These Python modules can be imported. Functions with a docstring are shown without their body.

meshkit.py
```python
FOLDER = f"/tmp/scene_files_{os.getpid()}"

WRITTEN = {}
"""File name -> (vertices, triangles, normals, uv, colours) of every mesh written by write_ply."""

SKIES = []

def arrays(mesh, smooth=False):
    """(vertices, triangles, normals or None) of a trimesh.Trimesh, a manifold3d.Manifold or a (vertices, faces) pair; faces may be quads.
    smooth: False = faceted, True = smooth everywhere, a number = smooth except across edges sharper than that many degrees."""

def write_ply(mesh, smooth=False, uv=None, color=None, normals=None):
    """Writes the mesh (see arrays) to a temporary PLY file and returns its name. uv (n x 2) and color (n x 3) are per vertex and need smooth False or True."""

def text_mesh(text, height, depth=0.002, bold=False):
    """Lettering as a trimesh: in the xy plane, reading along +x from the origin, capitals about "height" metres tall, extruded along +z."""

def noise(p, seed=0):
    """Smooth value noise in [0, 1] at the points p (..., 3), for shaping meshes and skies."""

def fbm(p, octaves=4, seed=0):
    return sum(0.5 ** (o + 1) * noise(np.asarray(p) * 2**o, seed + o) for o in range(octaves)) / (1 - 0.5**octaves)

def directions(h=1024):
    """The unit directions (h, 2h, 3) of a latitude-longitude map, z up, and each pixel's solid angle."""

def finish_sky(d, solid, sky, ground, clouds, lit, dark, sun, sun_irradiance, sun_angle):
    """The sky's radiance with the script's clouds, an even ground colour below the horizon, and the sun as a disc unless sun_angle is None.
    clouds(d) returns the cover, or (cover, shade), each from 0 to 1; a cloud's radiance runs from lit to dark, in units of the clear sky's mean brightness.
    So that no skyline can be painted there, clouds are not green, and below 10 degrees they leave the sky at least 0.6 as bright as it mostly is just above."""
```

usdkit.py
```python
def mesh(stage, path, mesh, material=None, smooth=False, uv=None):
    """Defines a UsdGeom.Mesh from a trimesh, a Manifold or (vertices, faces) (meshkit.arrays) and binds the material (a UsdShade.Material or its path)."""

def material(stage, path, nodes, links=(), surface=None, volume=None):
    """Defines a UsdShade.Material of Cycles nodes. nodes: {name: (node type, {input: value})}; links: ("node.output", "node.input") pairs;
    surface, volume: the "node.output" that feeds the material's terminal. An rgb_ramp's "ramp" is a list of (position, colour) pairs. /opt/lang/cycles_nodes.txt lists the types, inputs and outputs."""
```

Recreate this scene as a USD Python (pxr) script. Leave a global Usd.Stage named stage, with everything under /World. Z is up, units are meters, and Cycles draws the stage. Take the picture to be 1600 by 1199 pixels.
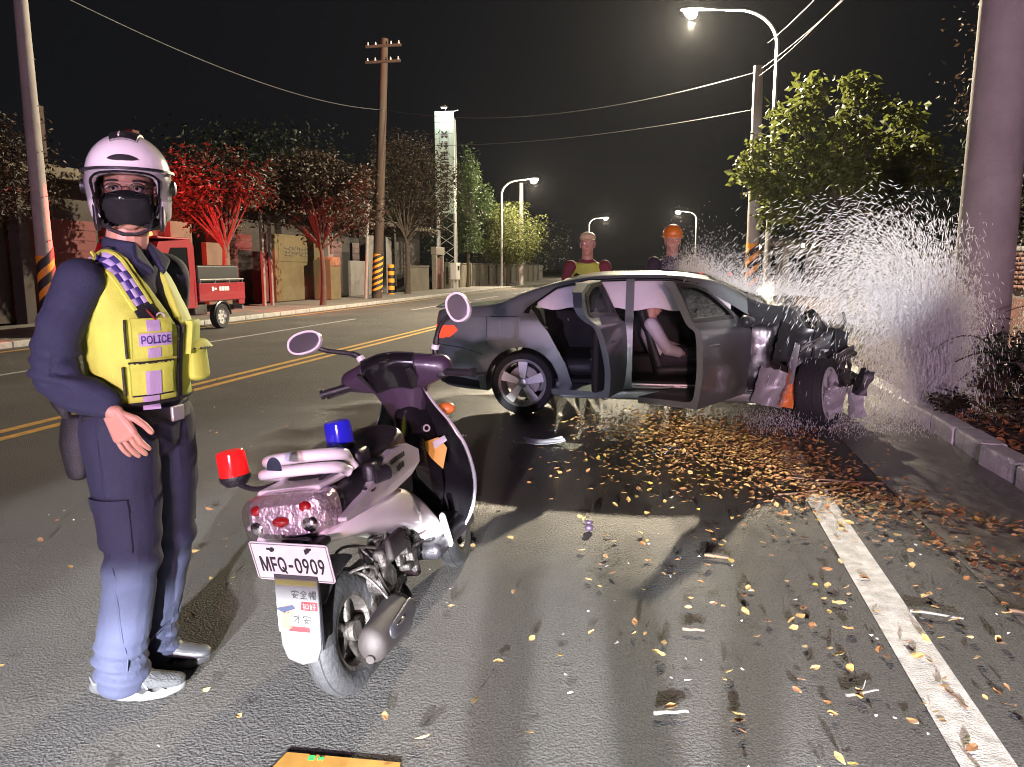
import math, glob, random
import numpy as np
import trimesh
import manifold3d as m3
from shapely.geometry import Polygon, box as sbox
from shapely import affinity
from pxr import Usd, UsdGeom, UsdLux, UsdShade, Sdf, Gf
import usdkit, meshkit

stage = Usd.Stage.CreateInMemory()
UsdGeom.SetStageUpAxis(stage, UsdGeom.Tokens.z)
UsdGeom.SetStageMetersPerUnit(stage, 1.0)
UsdGeom.Xform.Define(stage, '/World')
UsdGeom.Scope.Define(stage, '/World/Looks')

# ------------------------------------------------------------------ camera
CAM_H, PITCH, FPX = 1.45, 8.5, 1202.0
cam = UsdGeom.Camera.Define(stage, '/World/camera')
cam.AddTranslateOp().Set(Gf.Vec3d(0, 0, CAM_H))
cam.AddRotateXOp().Set(90.0 - PITCH)
cam.CreateHorizontalApertureAttr(36.0)
cam.CreateVerticalApertureAttr(36.0 * 767 / 1024)
cam.CreateFocalLengthAttr(36.0 * FPX / 1600)
cam.CreateClippingRangeAttr(Gf.Vec2f(0.05, 3000))
cam.CreateExposureAttr(0.0)

# ------------------------------------------------------------------ night sky and faint moon
MOON = Gf.Vec3f(-0.35, 0.55, 0.75).GetNormalized()
moon_elev, moon_rot = math.asin(MOON[2]), math.atan2(MOON[0], MOON[1])
usdkit.material(stage, '/World/Looks/sky_look', {
    'sky': ('sky_texture', {'sky_type': 'single_scattering', 'sun_disc': False, 'sun_elevation': moon_elev, 'sun_rotation': moon_rot}),
    'grey': ('mix', {'mix_type': 'mix', 'fac': 0.93, 'color2': (2.3, 2.3, 2.75)}),
    'bg': ('background_shader', {'strength': 0.0027})},
    [('sky.color', 'grey.color1'), ('grey.color', 'bg.color')], surface='bg.background')
dome = UsdLux.DomeLight.Define(stage, '/World/sky')
UsdShade.MaterialBindingAPI.Apply(dome.GetPrim()).Bind(UsdShade.Material.Get(stage, '/World/Looks/sky_look'))
moon = UsdLux.DistantLight.Define(stage, '/World/moon')
moon.CreateNormalizeAttr(True); moon.CreateIntensityAttr(0.003); moon.CreateAngleAttr(0.5); moon.CreateColorAttr(Gf.Vec3f(1, .95, .88))
_r = Gf.Rotation(Gf.Vec3d(0, 0, 1), Gf.Vec3d(*MOON))
moon.AddOrientOp(UsdGeom.XformOp.PrecisionDouble).Set(Gf.Quatd(_r.GetQuat()))

def light_sphere(path, pos, color, intensity, radius, cone=None, soft=0.05, aim=None):
    """A lamp's own light. With cone (degrees) and aim (a direction) it is a spot."""
    l = UsdLux.SphereLight.Define(stage, path)
    l.AddTranslateOp().Set(Gf.Vec3d(*map(float, pos)))
    l.CreateRadiusAttr(radius); l.CreateNormalizeAttr(True)
    l.CreateColorAttr(Gf.Vec3f(*color)); l.CreateIntensityAttr(float(intensity))
    if cone:
        s = UsdLux.ShapingAPI.Apply(l.GetPrim())
        s.CreateShapingConeAngleAttr(float(cone)); s.CreateShapingConeSoftnessAttr(float(soft))
        q = Gf.Rotation(Gf.Vec3d(0, 0, -1), Gf.Vec3d(*map(float, aim))).GetQuat()
        l.AddOrientOp(UsdGeom.XformOp.PrecisionDouble).Set(Gf.Quatd(q))
    return l

# ------------------------------------------------------------------ helpers
USED = {}
def numbered(parent, name):
    k = (parent, name); n = USED.get(k, 0); USED[k] = n + 1
    return name if n == 0 else f'{name}_{n:03d}'

def key(prim, **kw):
    for k, v in kw.items():
        if v: prim.SetCustomDataByKey(k, v)

class Thing:
    """An Xform at a thing's base; parts are its children, made in the thing's own coordinates."""
    def __init__(s, name, label=None, cat=None, loc=(0, 0, 0), yaw=0.0, group=None, kind=None, roll=0.0, pitch=0.0):
        s.path = '/World/' + numbered('/World', name)
        x = UsdGeom.Xform.Define(stage, s.path)
        x.AddTranslateOp().Set(Gf.Vec3d(*map(float, loc)))
        if yaw: x.AddRotateZOp().Set(float(yaw))
        if pitch: x.AddRotateYOp().Set(float(pitch))
        if roll: x.AddRotateXOp().Set(float(roll))
        s.prim = x.GetPrim(); key(s.prim, label=label, category=cat, group=group, kind=kind)
    def part(s, name, mesh, mat, smooth=30, parent=None, label=None, kind=None):
        p = (parent or s.path) + '/' + numbered(parent or s.path, name)
        m = usdkit.mesh(stage, p, mesh, LK[mat] if isinstance(mat, str) else mat, smooth)
        key(m.GetPrim(), label=label, kind=kind)
        return p

def single(name, mesh, mat, label=None, cat=None, group=None, kind=None, smooth=30):
    p = '/World/' + numbered('/World', name)
    m = usdkit.mesh(stage, p, mesh, LK[mat], smooth)
    key(m.GetPrim(), label=label, category=cat, group=group, kind=kind)
    return p

def copy_of(src, name, loc, yaw=0.0, label=None, cat=None, group=None, scale=None, rot=None):
    p = '/World/' + numbered('/World', name)
    x = UsdGeom.Xform.Define(stage, p)
    x.AddTranslateOp().Set(Gf.Vec3d(*map(float, loc)))
    if rot is not None: x.AddRotateXYZOp().Set(Gf.Vec3f(*map(float, rot)))
    elif yaw: x.AddRotateZOp().Set(float(yaw))
    if scale is not None: x.AddScaleOp().Set(Gf.Vec3f(*map(float, scale)))
    x.GetPrim().GetReferences().AddInternalReference(src); x.GetPrim().SetInstanceable(True)
    key(x.GetPrim(), label=label, category=cat, group=group)
    return p

A = np.array
def cat(*ms):
    out = []
    for m in ms:
        if m is None: continue
        out += list(m) if isinstance(m, (list, tuple)) else [m]
    out = [tm(m) for m in out]
    return trimesh.util.concatenate(out)
def tm(m):
    if isinstance(m, trimesh.Trimesh): return m
    v, f, _ = meshkit.arrays(m)
    return trimesh.Trimesh(v, f, process=False)
def mani(t):
    t = tm(t); t = trimesh.Trimesh(t.vertices, t.faces, process=True)
    return m3.Manifold(m3.Mesh(np.asarray(t.vertices, np.float32), np.asarray(t.faces, np.uint32)))
def bx(c, s, rz=0.0, R=None):
    b = trimesh.creation.box(s)
    if rz: b.apply_transform(trimesh.transformations.rotation_matrix(math.radians(rz), [0, 0, 1]))
    if R is not None: b.apply_transform(R)
    b.apply_translation(c); return b
def rbx(c, s, r=0.01, seg=8, rz=0.0, R=None):
    """Box with rounded edges."""
    h = A(s, float) / 2 - r
    sp = m3.Manifold.sphere(r, seg)
    parts = [sp.translate((sx * h[0], sy * h[1], sz * h[2])) for sx in (-1, 1) for sy in (-1, 1) for sz in (-1, 1)]
    b = tm(m3.Manifold.batch_hull(parts))
    if rz: b.apply_transform(trimesh.transformations.rotation_matrix(math.radians(rz), [0, 0, 1]))
    if R is not None: b.apply_transform(R)
    b.apply_translation(c); return b
def cyl(a, b, r, r2=None, n=14):
    a, b = A(a, float), A(b, float); d = b - a; L = np.linalg.norm(d)
    r2 = r if r2 is None else r2
    an = np.linspace(0, 2 * np.pi, n, endpoint=False)
    ring = np.stack([np.cos(an), np.sin(an), 0 * an], 1)
    v = np.vstack([ring * r, ring * r2 + [0, 0, L], [[0, 0, 0], [0, 0, L]]])
    f = []
    for i in range(n):
        j = (i + 1) % n
        f += [[i, j, n + j], [i, n + j, n + i], [2 * n, j, i], [2 * n + 1, n + i, n + j]]
    m = trimesh.Trimesh(v, f, process=False)
    T = trimesh.geometry.align_vectors([0, 0, 1], d / L); m.apply_transform(T); m.apply_translation(a); return m
def tube(path, r, n=8, closed=False):
    p = A(path, float); k = len(p); r = np.broadcast_to(r, k)
    t = np.gradient(p, axis=0) if not closed else np.roll(p, -1, 0) - np.roll(p, 1, 0)
    t /= np.maximum(np.linalg.norm(t, axis=1, keepdims=True), 1e-9)
    up = A([0, 0, 1.0]) if abs(t[0][2]) < .9 else A([1.0, 0, 0])
    vs = []
    u = np.cross(t[0], up); u /= np.linalg.norm(u)
    for i in range(k):
        u = u - t[i] * (u @ t[i]); u /= np.linalg.norm(u); w = np.cross(t[i], u)
        an = np.linspace(0, 2 * np.pi, n, endpoint=False)
        vs.append(p[i] + r[i] * (np.cos(an)[:, None] * u + np.sin(an)[:, None] * w))
    return loft(vs, closed_path=closed)
def loft(rings, closed_path=False, caps=True):
    n = len(rings[0]); k = len(rings); v = np.vstack(rings); f = []
    for i in range(k if closed_path else k - 1):
        a, b = i * n, ((i + 1) % k) * n
        for j in range(n):
            q = (j + 1) % n
            f += [[a + j, a + q, b + q], [a + j, b + q, b + j]]
    if caps and not closed_path:
        v = np.vstack([v, rings[0].mean(0), rings[-1].mean(0)]); c0, c1 = len(v) - 2, len(v) - 1; b = (k - 1) * n
        for j in range(n):
            q = (j + 1) % n
            f += [[c0, q, j], [c1, b + j, b + q]]
    m = trimesh.Trimesh(v, f, process=False)
    if m.volume < 0: m.invert()
    return m
def lathe(prof, n=24, axis_a=(0, 0, 0), axis_d=(0, 0, 1)):
    """Closed profile of (radius, height) turned about an axis."""
    an = np.linspace(0, 2 * np.pi, n, endpoint=False); prof = A(prof, float); k = len(prof)
    v = np.stack([np.outer(np.cos(an), prof[:, 0]), np.outer(np.sin(an), prof[:, 0]), np.tile(prof[:, 1], (n, 1))], -1).reshape(-1, 3)
    f = []
    for i in range(n):
        a, b = i * k, ((i + 1) % n) * k
        for j in range(k):
            q = (j + 1) % k
            f += [[a + j, b + j, b + q], [a + j, b + q, a + q]]
    m = trimesh.Trimesh(v, f, process=True)
    m.update_faces(m.nondegenerate_faces())
    if m.volume < 0: m.invert()
    m.apply_transform(trimesh.geometry.align_vectors([0, 0, 1], A(axis_d, float) / np.linalg.norm(axis_d))); m.apply_translation(axis_a); return m
def prism(poly, h, c=(0, 0, 0), R=None):
    """Extrudes a shapely polygon / point list by h along local z, then applies R and moves to c."""
    if not hasattr(poly, 'exterior') and not hasattr(poly, 'geoms'): poly = Polygon(poly)
    gs = getattr(poly, 'geoms', [poly])
    m = trimesh.util.concatenate([trimesh.creation.extrude_polygon(g, h, engine='earcut') for g in gs])
    if R is not None: m.apply_transform(R)
    m.apply_translation(c); return m
def frame(x, y):
    """4x4 whose columns are local x, y and their cross product."""
    x, y = A(x, float), A(y, float); x /= np.linalg.norm(x); z = np.cross(x, y); z /= np.linalg.norm(z); y = np.cross(z, x)
    M = np.eye(4); M[:3, 0], M[:3, 1], M[:3, 2] = x, y, z; return M
def ell(c, r, seg=16, yaw=0.0):
    return m3.Manifold.sphere(1.0, seg).scale(tuple(map(float, r))).rotate((0, 0, yaw)).translate(tuple(map(float, c)))
def hull(*ms): return m3.Manifold.batch_hull(list(ms))
def chain(pts, seg=14):
    """Limbs: [(point, radius or radii), ...] joined by hulls of neighbouring spheres."""
    s = [ell(p, (r, r, r) if np.ndim(r) == 0 else r, seg) for p, r in pts]
    return m3.Manifold.batch_boolean([hull(a, b) for a, b in zip(s, s[1:])], m3.OpType.Add)
def union(*ms): return m3.Manifold.batch_boolean(list(ms), m3.OpType.Add)
def soften(man, edge=0.015, it=12, noise_amp=0.0, noise_scale=12.0, seed=1):
    t = tm(man.refine_to_length(edge)); t = trimesh.Trimesh(t.vertices, t.faces, process=True)
    trimesh.smoothing.filter_taubin(t, lamb=0.5, nu=0.52, iterations=it)
    if noise_amp:
        n = (meshkit.fbm(t.vertices * noise_scale, 3, seed) - .5) * 2
        t.vertices = t.vertices + t.vertex_normals * (n * noise_amp)[:, None]
    return t
def rays(mesh, o, d, far=5.0):
    """Nearest hit distance of rays (o, d) with the mesh, nan where none."""
    tri = mesh.vertices[mesh.faces]; a = tri[:, 0]; e1 = tri[:, 1] - a; e2 = tri[:, 2] - a; out = np.full(len(o), np.nan)
    for i, (p, r) in enumerate(zip(o, d)):
        h = np.cross(r, e2); det = (e1 * h).sum(1); ok = np.abs(det) > 1e-12
        inv = np.where(ok, 1 / np.where(ok, det, 1), 0); s = p - a; u = inv * (s * h).sum(1); q = np.cross(s, e1)
        v = inv * (q @ r); t = inv * (e2 * q).sum(1)
        hit = ok & (u >= -1e-6) & (v >= -1e-6) & (u + v <= 1 + 1e-6) & (t > 0) & (t < far)
        if hit.any(): out[i] = t[hit].min()
    return out
def patch(mesh, c, right, up, w, h, off=0.004, thick=0.006, nu=8, nv=8, corner=0.0, shape=None):
    """A panel that follows a surface: a w x h sheet in front of c, pressed back on to the mesh, with thickness."""
    right, up = A(right, float), A(up, float); right /= np.linalg.norm(right); up = up - right * (right @ up); up /= np.linalg.norm(up)
    n = np.cross(right, up)
    U, V = np.meshgrid(np.linspace(-.5, .5, nu), np.linspace(-.5, .5, nv))
    x, y = U * w, V * h
    if shape: x, y = shape(U, V, w, h)
    o = A(c, float) + n * .5 + x.reshape(-1, 1) * right + y.reshape(-1, 1) * up
    t = rays(tm(mesh), o, np.tile(-n, (len(o), 1)))
    md = np.nanmedian(t) if np.isfinite(t).any() else .5
    t = np.where(np.isfinite(t), t, md); t = np.clip(t, md - .12, md + .12)
    p = o - n * t[:, None] + n * off
    q = p + n * thick
    k = nu * nv; f = []
    idx = np.arange(k).reshape(nv, nu)
    for i in range(nv - 1):
        for j in range(nu - 1):
            a, b, c2, d2 = idx[i, j], idx[i, j + 1], idx[i + 1, j + 1], idx[i + 1, j]
            f += [[k + a, k + b, k + c2], [k + a, k + c2, k + d2], [b, a, c2], [c2, a, d2]]
    ring = list(idx[0, :]) + list(idx[1:, -1]) + list(idx[-1, -2::-1]) + list(idx[-2:0:-1, 0])
    for a, b in zip(ring, ring[1:] + ring[:1]): f += [[a, b, k + b], [a, k + b, k + a]]
    return trimesh.Trimesh(np.vstack([p, q]), f, process=False)
def arc_pts(p, q, sag, n=24):
    p, q = A(p, float), A(q, float); t = np.linspace(0, 1, n)[:, None]
    return p + (q - p) * t - A([0, 0, 1]) * (4 * sag * t * (1 - t))
def smooth_path(pts, n=40):
    from scipy.interpolate import CubicSpline
    pts = A(pts, float); s = np.r_[0, np.cumsum(np.linalg.norm(np.diff(pts, axis=0), axis=1))]
    return CubicSpline(s, pts)(np.linspace(0, s[-1], n))

# ------------------------------------------------------------------ materials
LK = {}
def look(name, color, rough=0.6, metal=0.0, var=0.0, scale=6.0, bump=0.0, bscale=60.0, coat=0.0, spec=0.5, emit=None, est=0.0, trans=0.0, sss=0.0, color2=None, rvar=0.0, detail=5.0):
    """Plain principled look; var mixes towards color2 (or a darker tone) by noise in world space; bump gives fine relief."""
    nodes = {'p': ('principled_bsdf', {'base_color': color, 'roughness': rough, 'metallic': metal, 'coat_weight': coat, 'specular_ior_level': spec, 'transmission_weight': trans})}
    if emit is not None:
        nodes['p'][1]['emission_color'] = emit; nodes['p'][1]['emission_strength'] = est
    if sss: nodes['p'][1].update(subsurface_weight=sss, subsurface_scale=0.01)
    links = []
    if var or bump or rvar:
        nodes['t'] = ('texture_coordinate', {})
    if var:
        c2 = color2 or tuple(x * .35 for x in color)
        nodes['n'] = ('noise_texture', {'scale': scale, 'detail': detail, 'roughness': .62})
        nodes['r'] = ('rgb_ramp', {'ramp': [(0, c2), (.5 - .3 * (1 - min(var, 1)) - .08, c2 if var >= 1 else tuple(a * var + b * (1 - var) for a, b in zip(c2, color))), (.62, color), (1, color)]})
        links += [('t.object', 'n.vector'), ('n.fac', 'r.fac'), ('r.color', 'p.base_color')]
    if rvar:
        nodes['rn'] = ('noise_texture', {'scale': scale * .7, 'detail': 4.0})
        nodes['rm'] = ('map_range', {'from_min': .35, 'from_max': .65, 'to_min': max(rough - rvar, .03), 'to_max': min(rough + rvar, 1.0), 'clamp': True})
        links += [('t.object', 'rn.vector'), ('rn.fac', 'rm.value'), ('rm.result', 'p.roughness')]
    if bump:
        nodes['bn'] = ('noise_texture', {'scale': bscale, 'detail': 4.0})
        nodes['b'] = ('bump', {'strength': min(bump, 1.0), 'distance': .01 * max(1, bump)})
        links += [('t.object', 'bn.vector'), ('bn.fac', 'b.height'), ('b.normal', 'p.normal')]
    LK[name] = usdkit.material(stage, '/World/Looks/' + name, nodes, links, surface='p.BSDF')
    return LK[name]
def glass_look(name, tint=(.9, .95, .95), gloss=.05, rough=0.02):
    LK[name] = usdkit.material(stage, '/World/Looks/' + name, {
        'w': ('layer_weight', {'blend': .5}), 'pw': ('math', {'math_type': 'power', 'value2': 4.0}), 'f': ('math', {'math_type': 'multiply_add', 'value2': .6, 'value3': gloss}),
        'tr': ('transparent_bsdf', {'color': tint}), 'gl': ('glossy_bsdf', {'color': (1, 1, 1), 'roughness': rough}), 'm': ('mix_closure', {})},
        [('w.facing', 'pw.value1'), ('pw.value', 'f.value1'), ('f.value', 'm.fac'), ('tr.BSDF', 'm.closure1'), ('gl.BSDF', 'm.closure2')], surface='m.closure')
def leaf_look(name, color, trans=0.35, rough=0.5, color2=None, scale=3.0):
    c2 = color2 or tuple(x * .5 for x in color)
    LK[name] = usdkit.material(stage, '/World/Looks/' + name, {
        'g': ('geometry', {}), 'r': ('rgb_ramp', {'ramp': [(0, c2), (.5, color), (1, tuple(min(1, x * 1.35) for x in color))]}),
        'p': ('principled_bsdf', {'roughness': rough}), 't': ('translucent_bsdf', {}), 'm': ('mix_closure', {'fac': trans})},
        [('g.random_per_island', 'r.fac'), ('r.color', 'p.base_color'), ('r.color', 't.color'), ('p.BSDF', 'm.closure1'), ('t.BSDF', 'm.closure2')], surface='m.closure')
def lamp_look(name, color, strength):
    LK[name] = usdkit.material(stage, '/World/Looks/' + name, {'e': ('emission', {'color': color, 'strength': strength})}, [], surface='e.emission')
LAMP_W = 10500.0        # street lamp
HEAD_W = 4600.0        # each headlight of the patrol car behind the viewer
BLUE_W, RED_W = 900.0, 900.0   # its roof beacons
TRUCK_W = 2800.0        # red beacon on the truck
SIGN_W = 70.0         # white lamp over the tower sign
# ------------------------------------------------------------------ looks of the setting
RA = 11.7                                   # the road runs 11.7 degrees to the right of the view
ca, sa = math.cos(math.radians(RA)), math.sin(math.radians(RA))
def RD(v, u, z=0.0): return A([u * sa + v * ca, u * ca - v * sa, z])
def ROAD(name, label=None, catg=None, v=0, u=0, z=0, **k): return Thing(name, label, catg, RD(v, u, z), yaw=-RA + k.pop('yaw', 0), **k)

WET = RD(-.9, 6.6)
def asphalt(name, base, rough, relief, grain=110.0, mottling=1.0, wet=True):
    nodes = {
        't': ('texture_coordinate', {}),
        'n1': ('noise_texture', {'scale': .55, 'detail': 6.0, 'roughness': .65}),
        'n2': ('noise_texture', {'scale': grain, 'detail': 3.0, 'roughness': .7}),
        'v': ('voronoi_texture', {'scale': grain * .9}),
        'r1': ('rgb_ramp', {'ramp': [(.3, tuple(x * .6 for x in base)), (.5, base), (.7, tuple(x * 1.3 for x in base))]}),
        'r2': ('rgb_ramp', {'ramp': [(.25, (.35, .35, .35)), (.5, (1, 1, 1)), (.66, (1.05, 1.0, .95)), (.74, (2.6, 2.5, 2.3))]}),
        'mx': ('mix', {'mix_type': 'multiply', 'fac': mottling}),
        'wc': ('mix', {'mix_type': 'multiply', 'color2': (.36, .31, .27)}),
        'p': ('principled_bsdf', {'specular_ior_level': .28}),
        'mr': ('map_range', {'from_min': .3, 'from_max': .7, 'to_min': max(.05, rough - .16), 'to_max': min(1, rough + .14), 'clamp': True}),
        'wr': ('mix_float', {'b': .36}),
        'hs': ('math', {'math_type': 'multiply_add', 'value2': .6}),
        'n3': ('noise_texture', {'scale': grain * .62, 'detail': 4.0, 'roughness': .8}),
        'ws': ('vector_math', {'math_type': 'subtract', 'vector2': tuple(map(float, WET))}),
        'wl': ('vector_math', {'math_type': 'length'}),
        'wn': ('noise_texture', {'scale': .9, 'detail': 5.0, 'roughness': .6}),
        'wa': ('math', {'math_type': 'multiply_add', 'value2': 3.2}),
        'wm': ('map_range', {'range_type': 'smoothstep', 'from_min': 3.3, 'from_max': 5.2, 'to_min': 1.0, 'to_max': 0.0, 'clamp': True}),
        'bs': ('math', {'math_type': 'multiply_add', 'value2': -.6, 'value3': min(1, relief)}),
        'b': ('bump', {'distance': .042 * relief})}
    links = [('t.object', 'n1.vector'), ('t.object', 'n2.vector'), ('t.object', 'v.vector'), ('t.object', 'n3.vector'), ('n1.fac', 'r1.fac'), ('n2.fac', 'r2.fac'),
         ('r1.color', 'mx.color1'), ('r2.color', 'mx.color2'), ('mx.color', 'wc.color1'), ('wc.color', 'p.base_color'), ('n1.fac', 'mr.value'), ('mr.result', 'wr.a'), ('wr.result', 'p.roughness'),
         ('v.distance', 'hs.value1'), ('n3.fac', 'hs.value3'), ('hs.value', 'b.height'), ('b.normal', 'p.normal'),
         ('t.object', 'ws.vector1'), ('ws.vector', 'wl.vector1'), ('t.object', 'wn.vector'), ('wn.fac', 'wa.value1'), ('wl.value', 'wa.value3'), ('wa.value', 'wm.value'),
         ('wm.result', 'wc.fac'), ('wm.result', 'wr.fac'), ('wm.result', 'bs.value1'), ('bs.value', 'b.strength')]
    LK[name] = usdkit.material(stage, '/World/Looks/' + name, nodes, links, surface='p.BSDF')
asphalt('asphalt', (.118, .113, .106), .80, .9)
asphalt('concrete_gutter', (.16, .155, .145), .42, .35, 60)
look('soil', (.05, .038, .026), .9, var=.9, scale=3, bump=2, bscale=14)
look('litter', (.085, .045, .022), .85, var=1, scale=9, bump=3, bscale=22, color2=(.02, .016, .01))
look('pavement', (.20, .185, .165), .75, var=.6, scale=1.4, bump=.5, bscale=30)
look('kerb_concrete', (.34, .33, .31), .7, var=.6, scale=5, bump=.8, bscale=40)
look('kerb_white', (.72, .71, .68), .40, var=.45, scale=9, bump=1.2, bscale=55, color2=(.12, .115, .10))
look('line_white', (.62, .60, .56), .6, var=.7, scale=14, bump=.9, bscale=110, color2=(.20, .19, .17), detail=8)
look('line_yellow', (.60, .36, .075), .6, var=.7, scale=10, bump=.8, bscale=100, color2=(.22, .14, .045), detail=8)
look('line_thin', (.42, .41, .39), .6, var=.7, scale=8, bump=.6, bscale=80)

def sheet(v0, v1, u0, u1, z, nv=1, nu=1, bend=None):
    V, U = np.meshgrid(np.linspace(v0, v1, nv + 1), np.linspace(u0, u1, nu + 1))
    Z = np.full_like(V, z) if bend is None else bend(V, U) + z
    p = np.stack([U * sa + V * ca, U * ca - V * sa, Z], -1).reshape(-1, 3); f = []
    for i in range(nu):
        for j in range(nv):
            a = i * (nv + 1) + j; b = a + nv + 1
            f += [[a, a + 1, b + 1], [a, b + 1, b]]
    return trimesh.Trimesh(p, f, process=False)
def strip(vu, w, z):
    """A painted line of width w along points (v, u)."""
    P = A(vu, float); t = np.gradient(P, axis=0); t /= np.linalg.norm(t, axis=1, keepdims=True); nrm = np.stack([t[:, 1], -t[:, 0]], 1)
    a, b = P - nrm * w / 2, P + nrm * w / 2; p = []
    for q, s in zip(a, b): p += [RD(q[0], q[1], z), RD(s[0], s[1], z)]
    f = []
    for i in range(len(P) - 1): k = 2 * i; f += [[k, k + 1, k + 3], [k, k + 3, k + 2]]
    return trimesh.Trimesh(p, f, process=False)

single('ground', sheet(-900, 900, -200, 1500, -.06), 'soil', kind='structure', label='dark ground beyond the road')
single('road', sheet(-11.9, 1.45, -25, 420, 0.0), 'asphalt', kind='structure', label='grey asphalt road with yellow double line')

single('gutter', sheet(1.45, 2.31, -8, 60, .004), 'concrete_gutter', kind='structure', label='wet concrete gutter beside the right kerb')

single('edge_line', strip([(.95, u) for u in np.r_[np.linspace(.6, 6.7, 30)]], .165, .008), 'line_white', kind='structure', label='wide white edge line running to the wrecked car')
single('edge_line', strip([(.95, u) for u in np.linspace(9.5, 200, 40)], .165, .004), 'line_white', kind='structure', label='white edge line beyond the wrecked car')
for k, dv in enumerate((-5.86, -5.60)):
    single('yellow_line', strip([(dv, u) for u in np.linspace(-5, 260, 60)], .115, .004), 'line_yellow', kind='structure', label=('left' if k == 0 else 'right') + ' stripe of the yellow double centre line')
single('lane_line', strip([(-9.0, u) for u in np.linspace(5, 21, 20)], .10, .004), 'line_thin', kind='structure', label='thin white lane line in the far lane behind the officer')
for s in range(5): single('lane_dash', strip([(-9.0, 26 + s * 9), (-9.0, 31 + s * 9)], .12, .004), 'line_thin', kind='structure', label='white dash of the far lane line')
single('edge_line', strip([(-11.45, u) for u in np.linspace(8, 240, 60)], .12, .004), 'line_yellow', kind='structure', label='orange line along the far kerb')

# far pavement with kerb stones
single('pavement', sheet(-15.3, -12.08, -5, 240, .12, 1, 1), 'pavement', kind='structure', label='pale pavement along the far side of the road')
kb = ROAD('far_kerb', kind='structure', label='kerb of concrete stones along the far pavement')
for k in range(44):
    u = 6 + k * 1.0
    kb.part('kerb_stone', rbx((-11.99, u + .5, .055), (.18, .985, .13), .02, 6), 'kerb_concrete')
kb.part('kerb_run', bx((-11.99, 145, .055), (.18, 190, .128)), 'kerb_concrete')
# near kerb of white painted stones and the verge behind
kn = ROAD('near_kerb', kind='structure', label='kerb of white painted stones beside the wet gutter')
rk = np.random.default_rng(3)
for k in range(26):
    u = -1.2 + k * .62
    b = rbx((2.40, u + .31, .055), (.19, .60, .19), .025, 8, rz=rk.uniform(-2.6, 2.6)); b.apply_translation((rk.uniform(-.02, .02), 0, rk.uniform(-.016, .01)))
    kn.part('kerb_stone', b, 'kerb_white')
kn.part('kerb_run', bx((2.40, 40, .055), (.18, 50, .18)), 'kerb_white')
def verge_h(V, U): return .10 + .14 * (meshkit.fbm(np.stack([V * 1.3, U * 1.3, 0 * V], -1), 4, 3) - .4) * np.clip((V - 2.5) * 2, 0, 1) + np.clip(V - 3.6, 0, 3) * .06
single('verge', sheet(2.49, 12, -8, 60, 0, 60, 260, verge_h), 'litter', kind='structure', label='leaf strewn earth verge behind the white kerb')
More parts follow.
